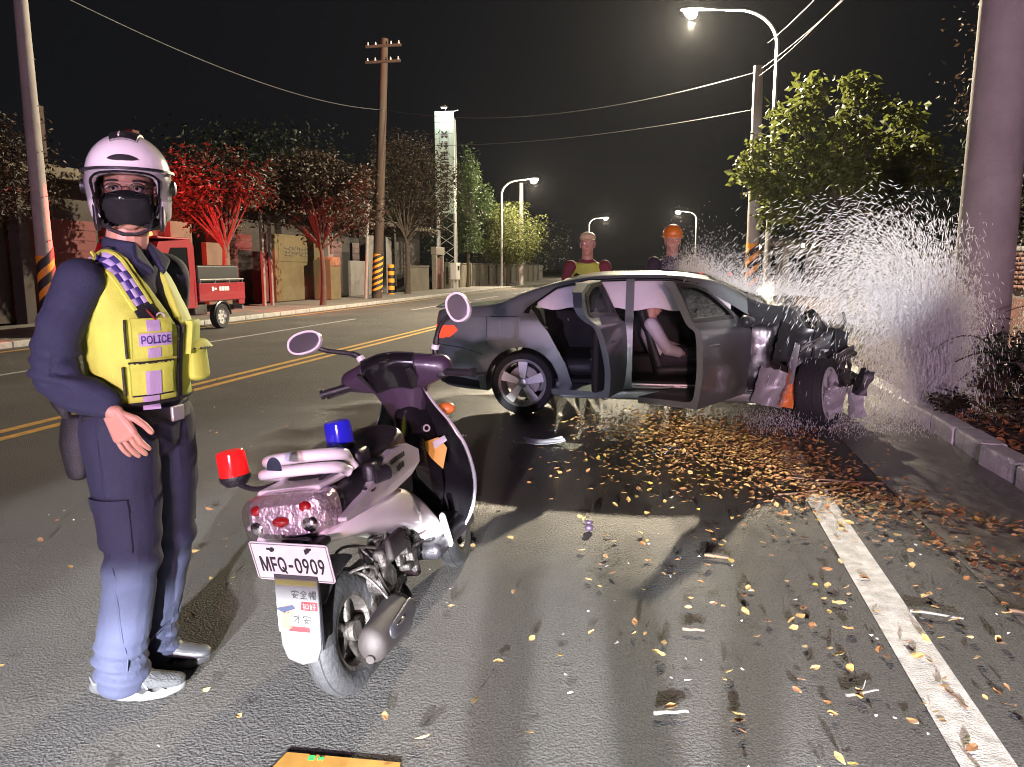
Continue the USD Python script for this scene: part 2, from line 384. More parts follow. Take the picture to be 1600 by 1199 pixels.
# ------------------------------------------------------------------ street lamps
look('galvanised', (.20, .20, .195), .5, .3, var=.4, scale=4)
look('lamp_housing', (.22, .22, .22), .5, .4)
lamp_look('lamp_glow', (1.0, .86, .58), 120.0)
lamp_look('lamp_glow_far', (1.0, .90, .68), 60.0)
WARM = (1.0, .85, .61)
def street_lamp(v_post, u, arm, h, label, watts, glow='lamp_glow', k=1.0, yaw=0.0, with_light=True):
    """arm > 0 reaches to the right of the road frame, < 0 to the left."""
    t = ROAD('street_lamp', label, 'street lamp', v_post, u, .1, group='street lamps along the road', yaw=yaw)
    s = np.sign(arm); a = abs(arm); n = 22
    bend = [(0, 0, z) for z in np.linspace(h * .3, h - a * .55, 5)]
    bend += [(s * a * .55 * (1 - math.cos(q)), 0, h - a * .55 + a * .45 * math.sin(q)) for q in np.linspace(.12, math.pi / 2, 12)]
    bend += [(s * (a * .55 + (a * .45 - .35) * q), 0, h - a * .1 + .06 * q) for q in (.35, .7, 1)]
    t.part('column', lathe([(0, 0), (.115, 0), (.115, .02), (.10, 1.2), (.078, h * .32), (0, h * .32)], 16), 'galvanised')
    t.part('arm', tube(bend, np.linspace(.076, .038, len(bend)) * k, 10), 'galvanised')
    t.part('base_plate', cat(rbx((0, 0, .012), (.36, .36, .03), .008), [cyl((x, y, .02), (x, y, .07), .014, n=6) for x in (-.13, .13) for y in (-.13, .13)]), 'galvanised')
    e = A(bend[-1])
    t.part('lamp_head', soften(hull(ell(e + (s * .02, 0, .015), (.06, .06, .045), 12), ell(e + (s * .48, 0, .05), (.15, .13, .05), 14), ell(e + (s * .75, 0, .04), (.07, .08, .035), 12)), .04, 4), 'lamp_housing', parent=None)
    c = e + (s * .47, 0, -.015)
    t.part('lamp_lens', soften(hull(ell(c - (0, 0, .10 * k), (.17 * k, .17 * k, .14 * k), 20), ell(c + (s * .05, 0, 0), (.22 * k, .14 * k, .06 * k), 16)), .04, 3), glow)
    if with_light:
        q = A(RD(v_post, u, .1)) + A([ca * c[0], -sa * c[0], c[2] - .24])
        light_sphere(t.path + '/lamp_light', (c[0], c[1], c[2] - .40 * k), WARM, watts, .12)
    return t
street_lamp(2.95, 26.2, -2.5, 9.55, 'tall lit street lamp beside the leafy tree right of the wrecked car', LAMP_W)
street_lamp(-12.6, 57.0, 2.3, 8.0, 'lit street lamp before the round green tree across the road', LAMP_W * .35, 'lamp_glow_far', k=1.4)
street_lamp(3.0, 112, -2.4, 9.4, 'distant lit street lamp above the helmeted person', LAMP_W * .5, 'lamp_glow_far', k=1.6)
street_lamp(-12.8, 120, 2.4, 9.2, 'distant lit street lamp above the capped person', LAMP_W * .5, 'lamp_glow_far', k=1.6)
street_lamp(-12.8, 14.5, 2.4, 9.4, 'street lamp beyond the left border of the view', LAMP_W * .0 + 1, 'lamp_glow_far', with_light=False) if False else None
# ------------------------------------------------------------------ wrecked saloon car
from scipy.interpolate import PchipInterpolator as PCH
look('car_paint', (.20, .235, .225), .40, .15, coat=.9, spec=.6, var=.25, scale=3)
look('car_trim', (.012, .012, .013), .35, coat=.3)
look('car_inside', (.014, .013, .013), .8)
look('car_seat', (.03, .03, .032), .6)
look('airbag', (.72, .70, .70), .8, bump=1.0, bscale=16)
look('tyre', (.016, .016, .017), .75, bump=.6, bscale=50)
look('alloy', (.62, .62, .62), .32, .55)
look('disc_metal', (.22, .2, .18), .4, .9)
look('lamp_red', (.5, .01, .008), .15, coat=1, emit=(1, .045, .02), est=2.6)
look('lamp_red_off', (.30, .01, .012), .12, coat=1)
look('plastic_silver', (.30, .30, .29), .4, .2)
look('plastic_orange', (.75, .22, .05), .4)
look('plastic_black', (.02, .02, .021), .45)
look('engine_metal', (.10, .09, .08), .5, .6, var=.8, scale=9, bump=1, bscale=30)
look('wet_paint', (.05, .052, .055), .22, .4, coat=1, bump=1.2, bscale=34)
glass_look('car_glass', (.45, .48, .47), rough=.05)
glass_look('clear_glass', (.85, .88, .88), rough=.02)

XS = A([-0.95, -0.91, -0.72, -0.30, 0.0, 0.35, 0.8, 1.3, 1.8, 2.3, 2.6, 3.0, 3.3, 3.5, 3.56])
CT = dict(
    zb=[.40, .32, .25, .22, .20, .20, .20, .20, .20, .20, .20, .22, .26, .32, .40],
    yb=[.50, .62, .72, .76, .78, .80, .80, .80, .80, .80, .78, .72, .62, .50, .35],
    ys=[.58, .70, .80, .84, .87, .87, .87, .87, .87, .87, .86, .82, .72, .58, .42],
    yw=[.60, .73, .83, .875, .895, .90, .90, .90, .90, .895, .88, .84, .74, .60, .44],
    yh=[.58, .71, .81, .85, .87, .875, .875, .875, .875, .87, .86, .81, .70, .56, .40],
    zh=[.86, .90, .93, .94, .94, .93, .92, .91, .90, .87, .84, .77, .68, .60, .54],
    yt=[.55, .67, .76, .79, .80, .80, .80, .80, .80, .79, .77, .70, .58, .45, .30],
    zt=[.92, .98, 1.02, 1.03, 1.02, 1.01, 1.0, .99, .97, .93, .90, .82, .72, .63, .56],
    yr=[.50, .60, .66, .66, .62, .58, .56, .56, .565, .63, .66, .55, .45, .35, .20],
    zr=[.95, 1.02, 1.06, 1.10, 1.21, 1.31, 1.375, 1.385, 1.33, 1.08, .96, .86, .75, .65, .57],
    zc=[.96, 1.03, 1.075, 1.125, 1.24, 1.35, 1.425, 1.43, 1.38, 1.12, .99, .885, .77, .665, .58])
FN = {k: PCH(XS, v) for k, v in CT.items()}
def car_loft(off=0.0, x0=-.95, x1=3.56, nx=96, floor=None):
    rings = []
    tt = np.linspace(0, 8, 37)
    for x in np.linspace(x0, x1, nx):
        g = {k: float(f(x)) for k, f in FN.items()}
        zb = floor if floor is not None else g['zb'] + off
        ys = [0, g['yb'] - off, g['ys'] - off, g['yw'] - off, g['yh'] - off, g['yt'] - off, g['yr'] - off, (g['yr'] - off) * .55, 0]
        zs = [zb, zb, max(g['zb'] + .13, zb + .02), max(.62, zb + .05), g['zh'], g['zt'] - off * .3, g['zr'] - off * .8, g['zc'] - off - .012, g['zc'] - off]
        y, z = PCH(range(9), ys)(tt), PCH(range(9), zs)(tt)
        half = np.stack([np.full_like(y, x), y, z], 1)
        left = half[1:-1]; rings.append(np.vstack([half, (left * [1, -1, 1])[::-1]]))
    return mani(loft(rings))
def slab_xz(poly, y0, y1):
    """A polygon in the side view, extruded across from y0 to y1."""
    m = prism(poly, abs(y1 - y0)); v = m.vertices.copy()
    m.vertices = np.stack([v[:, 0], min(y0, y1) + v[:, 2], v[:, 1]], 1); m.invert()
    if m.volume < 0: m.invert()
    return mani(m)
def slab_xy(poly, z0, z1): return mani(prism(poly, z1 - z0, (0, 0, z0)))

REAR_DOOR = Polygon([(1.0, .27), (.52, .27), (.44, .52), (.26, .84), (.07, 1.05), (.10, 1.12), (.32, 1.245), (.62, 1.325), (1.0, 1.345)])
FRONT_DOOR = Polygon([(2.14, .27), (1.08, .27), (1.08, 1.347), (1.45, 1.338), (1.68, 1.285), (1.98, 1.12), (2.2, .985), (2.19, .62)])
REAR_WIN = Polygon([(.94, 1.03), (.22, 1.065), (.40, 1.205), (.66, 1.28), (.94, 1.30)])
FRONT_WIN = Polygon([(1.13, 1.03), (1.13, 1.30), (1.44, 1.29), (1.64, 1.245), (1.92, 1.09), (2.0, 1.02)])
outer = car_loft()
cavity = car_loft(.055, -.34, 2.42, 60, floor=.33)
shell = outer - cavity
rw = slab_xy(Polygon([(-.27, -.50), (.36, -.47), (.36, .47), (-.27, .50)]), .98, 1.6)
ws = slab_xy(Polygon([(1.80, -.49), (2.46, -.60), (2.46, .60), (1.80, .49)]), .98, 1.6)
arch = union(*[mani(cyl((x, y0, .315), (x, y1, .315), .372, n=40)) for x in (0, 2.76) for y0, y1 in ((-1.1, -.52), (.52, 1.1))])
pane_all = car_loft(.012) - car_loft(.019)
dR = {k: slab_xz(p, -1.1, -.30) for k, p in (('rear', REAR_DOOR), ('front', FRONT_DOOR))}
dL = {k: slab_xz(p, .30, 1.1) for k, p in (('rear', REAR_DOOR), ('front', FRONT_DOOR))}
gap = union(slab_xz(REAR_DOOR.buffer(.004).difference(REAR_DOOR.buffer(-.004)), .30, 1.1), slab_xz(FRONT_DOOR.buffer(.004).difference(FRONT_DOOR.buffer(-.004)), .30, 1.1))
winL = union(slab_xz(REAR_WIN, .3, 1.1), slab_xz(FRONT_WIN, .3, 1.1))
body = shell - dR['rear'] - dR['front'] - rw - ws - winL - arch
# panel joints of the rear end: bumper line, boot lid, fuel flap
def groove(pts, r=.004): return union(*[hull(*[ell(p, (r, r, r), 6) for p in (a, b)]) for a, b in zip(pts, pts[1:])])
on = lambda x, y, z: (x, y, z)
body = body - slab_xz(Polygon([(-1.0, .705), (-.62, .665), (-.40, .60), (-.40, .607), (-.62, .672), (-1.0, .713)]), -1.2, -.66) - slab_xz(Polygon([(-.36, .70), (-.355, .70), (-.355, .98), (-.36, .98)]), -1.2, -.80)
body = body - slab_xz(Polygon([(-.80, .966), (-.05, .982), (-.05, .989), (-.80, .973)]), -1.2, -.74)
flap = Polygon([(-.21, .80), (-.04, .80), (-.04, .95), (-.21, .95)]).buffer(.02)
body = body - (slab_xz(flap.difference(flap.buffer(-.006)), -1.2, -.855))
def crumple(t, amp=.06, seed=4):
    """Front of the car pushed back and up."""
    v = A(t.vertices, float).copy(); q = np.clip((v[:, 0] - 2.12) / .9, 0, 1.6)
    n = np.stack([meshkit.fbm(v * 4.5, 4, seed + k) - .5 for k in range(3)], 1)
    n2 = np.stack([np.abs(meshkit.noise(v * [7, 3, 7], seed + 9 + k) - .5) for k in range(3)], 1)
    up = np.clip((v[:, 2] - .55) / .4, 0, 1)
    x = np.where(v[:, 0] > 2.12, 2.12 + (v[:, 0] - 2.12) * .66, v[:, 0])
    bulge = (.17 + .16 * np.clip(v[:, 1] + .6, 0, 1.1)) * np.exp(-((x - 2.62) / np.where(x < 2.62, .34, .22)) ** 2) * up
    v[:, 0] = x; v[:, 2] += bulge - .05 * q * (1 - up)
    w = np.clip(q * 1.6, 0, 1)[:, None]
    v += w * (n * amp * 2.0 + n2 * amp * [1, -1.2, .8])
    return trimesh.Trimesh(v, t.faces, process=False)
CAR_YAW = -10.2
car = Thing('crashed_car', 'dark grey saloon car with crushed front and both right doors open', 'car', (.25, 8.41, 0), CAR_YAW)
b = tm(body.refine_to_length(.045))
front = body.trim_by_plane((1, 0, 0), 2.16); back = body.trim_by_plane((-1, 0, 0), -2.16)
shell_path = car.part('body', tm(back), 'car_paint', 28)
ft = tm(front.refine_to_length(.035)); ft = trimesh.Trimesh(ft.vertices, ft.faces, process=True)
hood_sel = None
ftc = crumple(ft)
cen = ftc.vertices[ftc.faces].mean(1); rel = ft.vertices[ft.faces].mean(1); nz = np.cross(ft.vertices[ft.faces][:, 1] - ft.vertices[ft.faces][:, 0], ft.vertices[ft.faces][:, 2] - ft.vertices[ft.faces][:, 0])
nz = nz[:, 2] / np.maximum(np.linalg.norm(nz, axis=1), 1e-9)
rr = np.random.default_rng(11)
gone = (rel[:, 0] > 3.05 + .25 * meshkit.noise(rel * 5, 3)) | ((rel[:, 1] < -.3) & (rel[:, 0] > 2.42) & (rel[:, 2] < .72 + .1 * meshkit.noise(rel * 9, 8)))
hood = (nz > .55) & (rel[:, 2] > .6) & ~gone
m1 = trimesh.Trimesh(ftc.vertices, ftc.faces[~gone & ~hood], process=False); m1.remove_unreferenced_vertices()
m2 = trimesh.Trimesh(ftc.vertices + [0, 0, .004], ftc.faces[hood], process=False); m2.remove_unreferenced_vertices()
car.part('crushed_wing', m1, 'car_trim', 40, label='torn black front wing')
hd = m2.copy(); low = m2.copy(); low.vertices = low.vertices - [0, 0, .012]; low.invert()
car.part('bonnet', cat(hd, low), 'wet_paint', 25, label='buckled bonnet running with water')
# fallen-in engine bay and torn pieces
g = []
for k in range(46):
    c = A([2.35 + .75 * rr.random(), -.80 + 1.5 * rr.random(), .34 + .42 * rr.random()])
    s = rr.uniform(.05, .24, 3); R = trimesh.transformations.random_rotation_matrix(rr.random(3))
    g.append(rbx(c, s, .015, 5, R=R))
for k in range(16):
    p = A([2.4 + .6 * rr.random(), -.85 + 1.2 * rr.random(), .35 + .45 * rr.random()]); pts = [p]
    for _ in range(4): pts.append(pts[-1] + rr.normal(0, .11, 3))
    g.append(tube(smooth_path(pts, 12), rr.uniform(.008, .024), 6))
car.part('engine', cat(g), 'engine_metal', 40)
# torn sheets hanging off the nose
def torn(c, w, h, R, seed, bend=.12, n=9):
    U, V = np.meshgrid(np.linspace(-.5, .5, n), np.linspace(-.5, .5, n)); q = np.random.default_rng(seed)
    e = 1 + .25 * meshkit.noise(np.stack([U * 7, V * 7, 0 * U], -1), seed)
    p = np.stack([U * w * e, V * h * e, bend * (U ** 2 * 3 + .5 * V) + .06 * (meshkit.noise(np.stack([U * 5, V * 5, 0 * U + seed], -1), seed) - .5)], -1).reshape(-1, 3)
    f = []
    for i in range(n - 1):
        for j in range(n - 1):
            a = i * n + j; f += [[a, a + 1, a + n + 1], [a, a + n + 1, a + n]]
    k = len(p); f2 = [[x + k for x in t[::-1]] for t in f]
    bd = list(range(n)) + list(range(2 * n - 1, n * n, n)) + list(range(n * n - 2, n * n - n - 1, -1)) + list(range(n * n - 2 * n, 0, -n))
    for a2, b2 in zip(bd, bd[1:] + bd[:1]): f2 += [[b2, a2, a2 + k], [b2, a2 + k, b2 + k]]
    m = trimesh.Trimesh(np.vstack([p, p - [0, 0, .006]]), f + f2, process=False)
    m.apply_transform(trimesh.transformations.euler_matrix(*R)); m.apply_translation(c); return m
for i, (c, w, h, R, mt) in enumerate([
        ((2.33, -.96, .36), .26, .30, (1.45, .25, .15), 'plastic_silver'), ((2.47, -.99, .33), .15, .26, (1.3, .5, .6), 'plastic_orange'),
        ((2.60, -.88, .74), .42, .30, (1.3, .2, .15), 'car_trim'), ((2.84, -.74, .74), .40, .34, (1.2, .4, .6), 'car_trim'),
        ((2.96, -.5, .58), .42, .5, (1.4, .1, 1.2), 'car_trim'), ((2.90, -.40, .82), .4, .36, (.6, .4, .9), 'car_trim'),
        ((3.10, -.98, .44), .16, .20, (1.5, .3, .9), 'plastic_black'), ((2.70, -.86, .70), .18, .10, (1.4, .5, .2), 'alloy'),
        ((2.86, -.98, .28), .20, .22, (1.0, .5, .4), 'plastic_silver'), ((2.52, -.95, .58), .025, .34, (1.5, .1, .3), 'alloy'),
        ((2.95, -.86, .62), .26, .09, (1.2, -.5, .4), 'engine_metal'), ((3.05, -1.0, .22), .2, .2, (.9, .3, .8), 'alloy')]):
    car.part('torn_panel', torn(c, w, h, R, i + 3), mt, 40)
# glass
car.part('rear_window', tm(pane_all ^ rw), 'car_glass', 30)
scr = tm((pane_all ^ ws).refine_to_length(.06)); car.part('windscreen', crumple(scr, .012), 'car_glass', 30)
for k, p in (('rear', REAR_WIN), ('front', FRONT_WIN)): car.part('side_window', tm(pane_all ^ slab_xz(p, .3, 1.1)), 'car_glass', 30)
# doors
def door(kind, hinge, ang, poly, win):
    d = (shell ^ slab_xz(poly.buffer(-.006), -1.1, -.30)) - slab_xz(win, -1.2, -.2) - arch
    M = trimesh.transformations.rotation_matrix(math.radians(ang), [0, 0, 1], [hinge[0], hinge[1], 0])
    def put(m): m = tm(m); m.apply_transform(M); return m
    dp = car.part('right_door', put(d), 'car_paint', 28, label=kind + ' right door swung open')
    car.part('window_pane', put(pane_all ^ slab_xz(win, -1.1, -.3)), 'car_glass', 30, parent=dp)
    r = win.buffer(.03).difference(win.buffer(-.006)); fr = (car_loft(-.003) - car_loft(.014)) ^ slab_xz(r, -1.1, -.3)
    car.part('window_frame', put(fr), 'car_trim', 30, parent=dp)
    x0, _, x1, _ = poly.bounds
    trim = rbx(((x0 + x1) / 2 + .1, -.775, .62), ((x1 - x0) * .62, .05, .56), .03); arm = rbx(((x0 + x1) / 2 + .12, -.735, .70), ((x1 - x0) * .5, .07, .07), .02)
    car.part('door_lining', put(cat(trim, arm)), 'car_inside', 30, parent=dp)
    car.part('handle', put(cat(rbx((x0 + .24 if kind == 'front' else .50, -.888, .80), (.20, .03, .028), .011))), 'car_paint', 30, parent=dp)
    return put, dp
door('rear', (1.0, -.86), 76, REAR_DOOR, REAR_WIN)
putf, fdp = door('front', (2.14, -.86), 62, FRONT_DOOR, FRONT_WIN)
mir = soften(hull(ell((2.10, -1.02, .97), (.055, .10, .062), 14), ell((2.14, -1.0, .97), (.05, .08, .05), 14)), .02, 3)
car.part('wing_mirror', cat(mir, cyl((2.12, -.86, .94), (2.12, -.96, .95), .025)), 'wet_paint', 40)
# inside
cab = [bx((1.05, 0, .345), (2.66, 1.5, .03)), rbx((.12, 0, .62), (.25, 1.3, .5), .06), rbx((2.28, 0, .80), (.30, 1.36, .30), .08), rbx((1.5, 0, .45), (1.4, .22, .2), .04)]
car.part('cabin_lining', cat(cab), 'car_inside')
left_ = (car_loft(.057, -.30, 2.3, 50) - car_loft(.085, -.34, 2.35, 50)) ^ slab_xz(sbox(-.2, .35, 2.15, 1.0), .3, 1.1)
car.part('left_lining', tm(left_), 'car_inside', 30)
def seat(x, y):
    return cat(soften(hull(ell((x + .22, y, .47), (.08, .22, .07)), ell((x - .22, y, .44), (.08, .22, .08))), .04, 6), soften(hull(ell((x - .24, y, .50), (.07, .22, .08)), ell((x - .42, y, 1.0), (.05, .19, .08))), .04, 6), soften(ell((x - .46, y, 1.17), (.05, .13, .09)), .03, 3))
for x, y in ((1.58, -.36), (1.58, .36)): car.part('seat', seat(x, y), 'car_seat', 50)
car.part('rear_seat', cat(soften(hull(ell((.62, -.5, .46), (.1, .12, .09)), ell((.62, .5, .46), (.1, .12, .09)), ell((.3, .5, .46), (.1, .12, .09)), ell((.3, -.5, .46), (.1, .12, .09))), .05, 4), soften(hull(ell((.22, -.5, .55), (.09, .14, .1)), ell((.22, .5, .55), (.09, .14, .1)), ell((.08, -.48, .98), (.06, .12, .09)), ell((.08, .48, .98), (.06, .12, .09))), .05, 4)), 'car_seat', 50)
sw = [(2.02 + .06 * math.cos(a) * .4, .36 + .18 * math.sin(a), .84 + .17 * math.cos(a)) for a in np.linspace(0, 2 * np.pi, 22, endpoint=False)]
car.part('steering_wheel', cat(tube(sw, .016, 8, True), cyl((2.02, .36, .84), (2.22, .36, .76), .03)), 'car_inside', 40)
def curtain(x0, x1, z0, y, seed):
    n, k = 40, 10; P = []
    X, T = np.meshgrid(np.linspace(x0, x1, n), np.linspace(0, 1, k))
    top = np.array([min(float(FN['zr'](x)) - .055, 1.33) for x in X.ravel()]).reshape(X.shape)
    yy = y - .13 * (1 - T); Z = top * T + (z0 + .015 * np.sin(X * 16)) * (1 - T)
    puff = .035 * np.abs(np.sin(X * 8.5)) * np.sin(np.pi * T) + .012
    a = np.stack([X, yy - puff, Z], -1).reshape(-1, 3); b2 = np.stack([X, yy + puff, Z], -1).reshape(-1, 3); f = []
    N = n * k; idx = np.arange(N).reshape(k, n)
    for i in range(k - 1):
        for j in range(n - 1):
            q = idx[i, j], idx[i, j + 1], idx[i + 1, j + 1], idx[i + 1, j]
            f += [[q[0], q[1], q[2]], [q[0], q[2], q[3]], [N + q[2], N + q[1], N + q[0]], [N + q[3], N + q[2], N + q[0]]]
    ring = list(idx[0]) + list(idx[1:, -1]) + list(idx[-1, -2::-1]) + list(idx[-2:0:-1, 0])
    for p, q in zip(ring, ring[1:] + ring[:1]): f += [[q, p, N + p], [q, N + p, N + q]]
    return trimesh.Trimesh(np.vstack([a, b2]), f, process=False)
car.part('curtain_airbag', curtain(.12, 2.0, 1.055, -.50, 1), 'airbag', 50, label='inflated white curtain airbag along the right windows')
fb = soften(union(ell((1.86, -.36, .90), (.16, .24, .20)), ell((1.82, -.34, 1.02), (.12, .2, .14))), .04, 6, .01, 8)
car.part('front_airbag', fb, 'airbag', 50, label='limp white front airbag')
# sills, bumper and lamps
car.part('sill', cat(rbx((1.32, -.865, .245), (1.9, .07, .10), .02), rbx((1.32, -.82, .315), (1.9, .09, .03), .01)), 'car_paint')
car.part('door_sill_trim', bx((1.50, -.80, .338), (.9, .05, .012)), 'alloy')
lampbox = slab_xz(Polygon([(-1.0, .73), (-.74, .775), (-.66, .84), (-.70, .885), (-1.0, .885)]), -1.1, -.36)
sk = car_loft(-.006) - car_loft(.03)
car.part('tail_lamp', tm(sk ^ lampbox), 'lamp_red', 30)
car.part('tail_lamp', tm(sk ^ slab_xz(Polygon([(-1.0, .73), (-.74, .775), (-.66, .84), (-.70, .885), (-1.0, .885)]), .36, 1.1)), 'lamp_red', 30)
car.part('boot_spoiler', soften(hull(*[ell((x, y, z), (.07, .05, .012)) for x, y, z in ((-.90, -.52, 1.055), (-.90, .52, 1.055), (-.95, 0, 1.075))]), .05, 2), 'car_paint', 40)
car.part('bumper_insert', tm((car_loft(-.004) - car_loft(.02)) ^ slab_xz(Polygon([(-1.0, .30), (-.60, .27), (-.44, .25), (-.44, .33), (-.60, .36), (-1.0, .40)]), -1.2, 1.2)), 'car_trim', 30)
fin = lathe([(0, 0), (.035, 0), (.03, .03), (.0, .05)], 10); fin.apply_translation((.45, 0, 1.355)); car.part('roof_aerial', fin, 'car_trim')
belt = (car_loft(-.004) - car_loft(.01)) ^ slab_xz(Polygon([(.0, 1.02), (.04, 1.07), (.30, 1.262), (.62, 1.345), (1.04, 1.363), (1.46, 1.357), (1.70, 1.305), (1.68, 1.293), (1.45, 1.344), (1.04, 1.351), (.62, 1.332), (.32, 1.252), (.075, 1.075), (.06, 1.01)]), -1.1, -.3)
car.part('window_surround', tm(belt), 'car_trim', 30)
# wheels
def wheel(path, x, y, z, M=None, rim_out=-1, flat=0.0):
    """Tyre, five spoke rim; the outside faces rim_out * y before the 4x4 M."""
    s = rim_out
    def fin_(m):
        m = tm(m)
        if M is not None: m.apply_transform(M)
        m.apply_translation((x, y, z)); return m
    tyre = lathe([(.232, -.10), (.26, -.112), (.30, -.112), (.316, -.09), (.32, -.05), (.315, -.045), (.315, -.035), (.32, -.03), (.32, .03), (.315, .035), (.315, .045), (.32, .05), (.316, .09), (.30, .112), (.26, .112), (.232, .10)], 48, axis_d=(0, s, 0))
    wp = car.path + '/' + numbered(car.path, 'wheel')
    UsdGeom.Xform.Define(stage, wp)
    car.part('tyre', fin_(tyre), 'tyre', 30, parent=wp)
    rim = lathe([(.234, -.10), (.242, -.10), (.242, .105), (.228, .112), (.216, .10), (.212, .05), (.205, .0), (.205, -.10)], 48, axis_d=(0, s, 0))
    car.part('rim', fin_(rim), 'alloy', 30, parent=wp)
    for k in range(5):
        a = 2 * np.pi * k / 5 + .30
        sp = []
        for r, w, o, th in ((.045, .026, .085, .03), (.12, .034, .082, .026), (.222, .050, .088, .022)):
            for sw_ in (-1, 1):
                for o2 in (o, o - th): sp.append((r, sw_ * w, o2))
        h = trimesh.convex.convex_hull(A(sp)); v = h.vertices.copy()
        q = np.stack([v[:, 0] * math.cos(a) - v[:, 1] * math.sin(a), s * v[:, 2], v[:, 0] * math.sin(a) + v[:, 1] * math.cos(a)], 1)
        h.vertices = q
        if h.volume < 0: h.invert()
        car.part('spoke', fin_(h), 'alloy', 20, parent=wp)
    hub = lathe([(0, .02), (.062, .02), (.062, .078), (.045, .088), (.032, .092), (0, .094)], 20, axis_d=(0, s, 0))
    car.part('hub', fin_(cat(hub, [cyl((.045 * math.cos(q), s * .08, .045 * math.sin(q)), (.045 * math.cos(q), s * .098, .045 * math.sin(q)), .008, n=6) for q in np.linspace(0, 2 * np.pi, 5, endpoint=False)])), 'alloy', 30, parent=wp)
    car.part('brake_disc', fin_(lathe([(.06, -.03), (.16, -.03), (.16, -.01), (.06, -.01)], 30, axis_d=(0, s, 0))), 'disc_metal', 30, parent=wp)
wheel(0, 0, -.735, .32)
wheel(0, 0, .735, .32, rim_out=1)
wheel(0, 2.70, .70, .32, rim_out=1)
Mf = trimesh.transformations.euler_matrix(math.radians(-5), math.radians(4), math.radians(60))
wheel(0, 2.78, -.96, .318, Mf)
# ------------------------------------------------------------------ police scooter
look('scooter_white', (.80, .78, .77), .28, coat=.7, var=.15, scale=5)
look('scooter_black', (.018, .016, .02), .42, bump=.25, bscale=160)
look('scooter_gloss', (.012, .011, .013), .16, coat=.8)
look('cowl_plum', (.050, .030, .055), .45, coat=.2)
look('seat_vinyl', (.022, .021, .021), .38, bump=.3, bscale=120)
look('grey_panel', (.46, .45, .45), .35, coat=.4)
look('plate_white', (.62, .61, .60), .4, var=.15, scale=18)
look('ink_black', (.012, .012, .012), .5)
look('sticker_red', (.13, .006, .008), .45)
look('sticker_blue', (.01, .013, .03), .45)
look('sticker_green', (.11, .10, .025), .45)
look('sticker_paper', (.085, .085, .085), .8, spec=.2)
look('skin_print', (.12, .05, .03), .5)
look('paper_yellow', (.62, .34, .05), .6)
look('chrome', (.75, .75, .75), .14, 1.0)
look('muffler_grey', (.022, .016, .015), .7, .1, var=.6, scale=12)
look('engine_dark', (.045, .038, .034), .55, .4, var=.9, scale=18, bump=1, bscale=40)
look('mirror_glass', (.30, .27, .30), .32, .8)
look('flap_rubber', (.048, .048, .05), .8, spec=.2)
LK['red_dome'] = usdkit.material(stage, '/World/Looks/red_dome', {'p': ('principled_bsdf', {'base_color': (.85, .02, .02), 'roughness': .12, 'transmission_weight': .35, 'emission_color': (1, .02, .015), 'emission_strength': .28})}, [], surface='p.BSDF')
LK['blue_dome'] = usdkit.material(stage, '/World/Looks/blue_dome', {'p': ('principled_bsdf', {'base_color': (.03, .03, .62), 'roughness': .12, 'transmission_weight': .35, 'emission_color': (.03, .02, .8), 'emission_strength': .08})}, [], surface='p.BSDF')
glass_look('lamp_clear', (.92, .86, .88), rough=.05)
look('reflector', (.72, .66, .68), .28, .75, bump=1.5, bscale=40)

SC = Thing('police_scooter', 'white police scooter on its stand with red and blue beacon lamps', 'scooter', (-.545, 2.50, 0), 76, roll=-10)
def ring(x, w, z0, z1, n=28, p=3.0, y0=0.0):
    a = np.linspace(0, 2 * np.pi, n, endpoint=False); c, s = np.cos(a), np.sin(a)
    return np.stack([np.full(n, x), y0 + w * np.sign(c) * np.abs(c) ** (2 / p), (z0 + z1) / 2 + (z1 - z0) / 2 * np.sign(s) * np.abs(s) ** (2 / p)], 1)
def lofts(st, p=3.0, n=28, k=26):
    st = A(st, float); f = PCH(st[:, 0], st[:, 1:]); return loft([ring(x, *f(x)[:3], n=n, p=p) for x in np.linspace(st[0, 0], st[-1, 0], k)])
# tail body: lower white panels with the sweep towards the floor, upper grey panel, dark trim between
SC.part('tail_panel', lofts([(-.20, .125, .585, .640), (-.12, .155, .565, .655), (.05, .178, .530, .665), (.22, .182, .480, .655), (.38, .172, .425, .62), (.52, .152, .355, .56), (.66, .155, .275, .42), (.72, .16, .262, .32)]), 'scooter_white', 50)
SC.part('upper_trim', lofts([(-.17, .12, .62, .735), (-.05, .150, .62, .750), (.10, .158, .62, .755), (.30, .15, .60, .745), (.5, .11, .55, .72), (.60, .09, .5, .68)]), 'scooter_black', 50)
for s in (-1, 1):
    pts = Polygon([(-.15, .648), (.02, .680), (.16, .742), (.28, .768), (.42, .758), (.54, .71), (.53, .675), (.42, .652), (.22, .640), (.0, .640)]).buffer(.008)
    m = prism(pts, .030); v = m.vertices.copy(); m.vertices = np.stack([v[:, 0], s * (.150 + v[:, 2] - .10 * np.clip(v[:, 0] - .25, 0, 1) ** 1.5), v[:, 1]], 1)
    if m.volume < 0: m.invert()
    gp = SC.part('side_panel', m, 'grey_panel', 40)
    vents = [bx((.24 + .02 * k, s * (.182 - .01 * k / 6), .735), (.012, .004, .018)) for k in range(8)]
    vents += [bx((.29 + .034 * k, s * (.180 - .02 * k / 4), .700), (.014, .005, .022)) for k in range(3)]
    SC.part('vent_mark', cat(vents), 'ink_black', parent=gp)
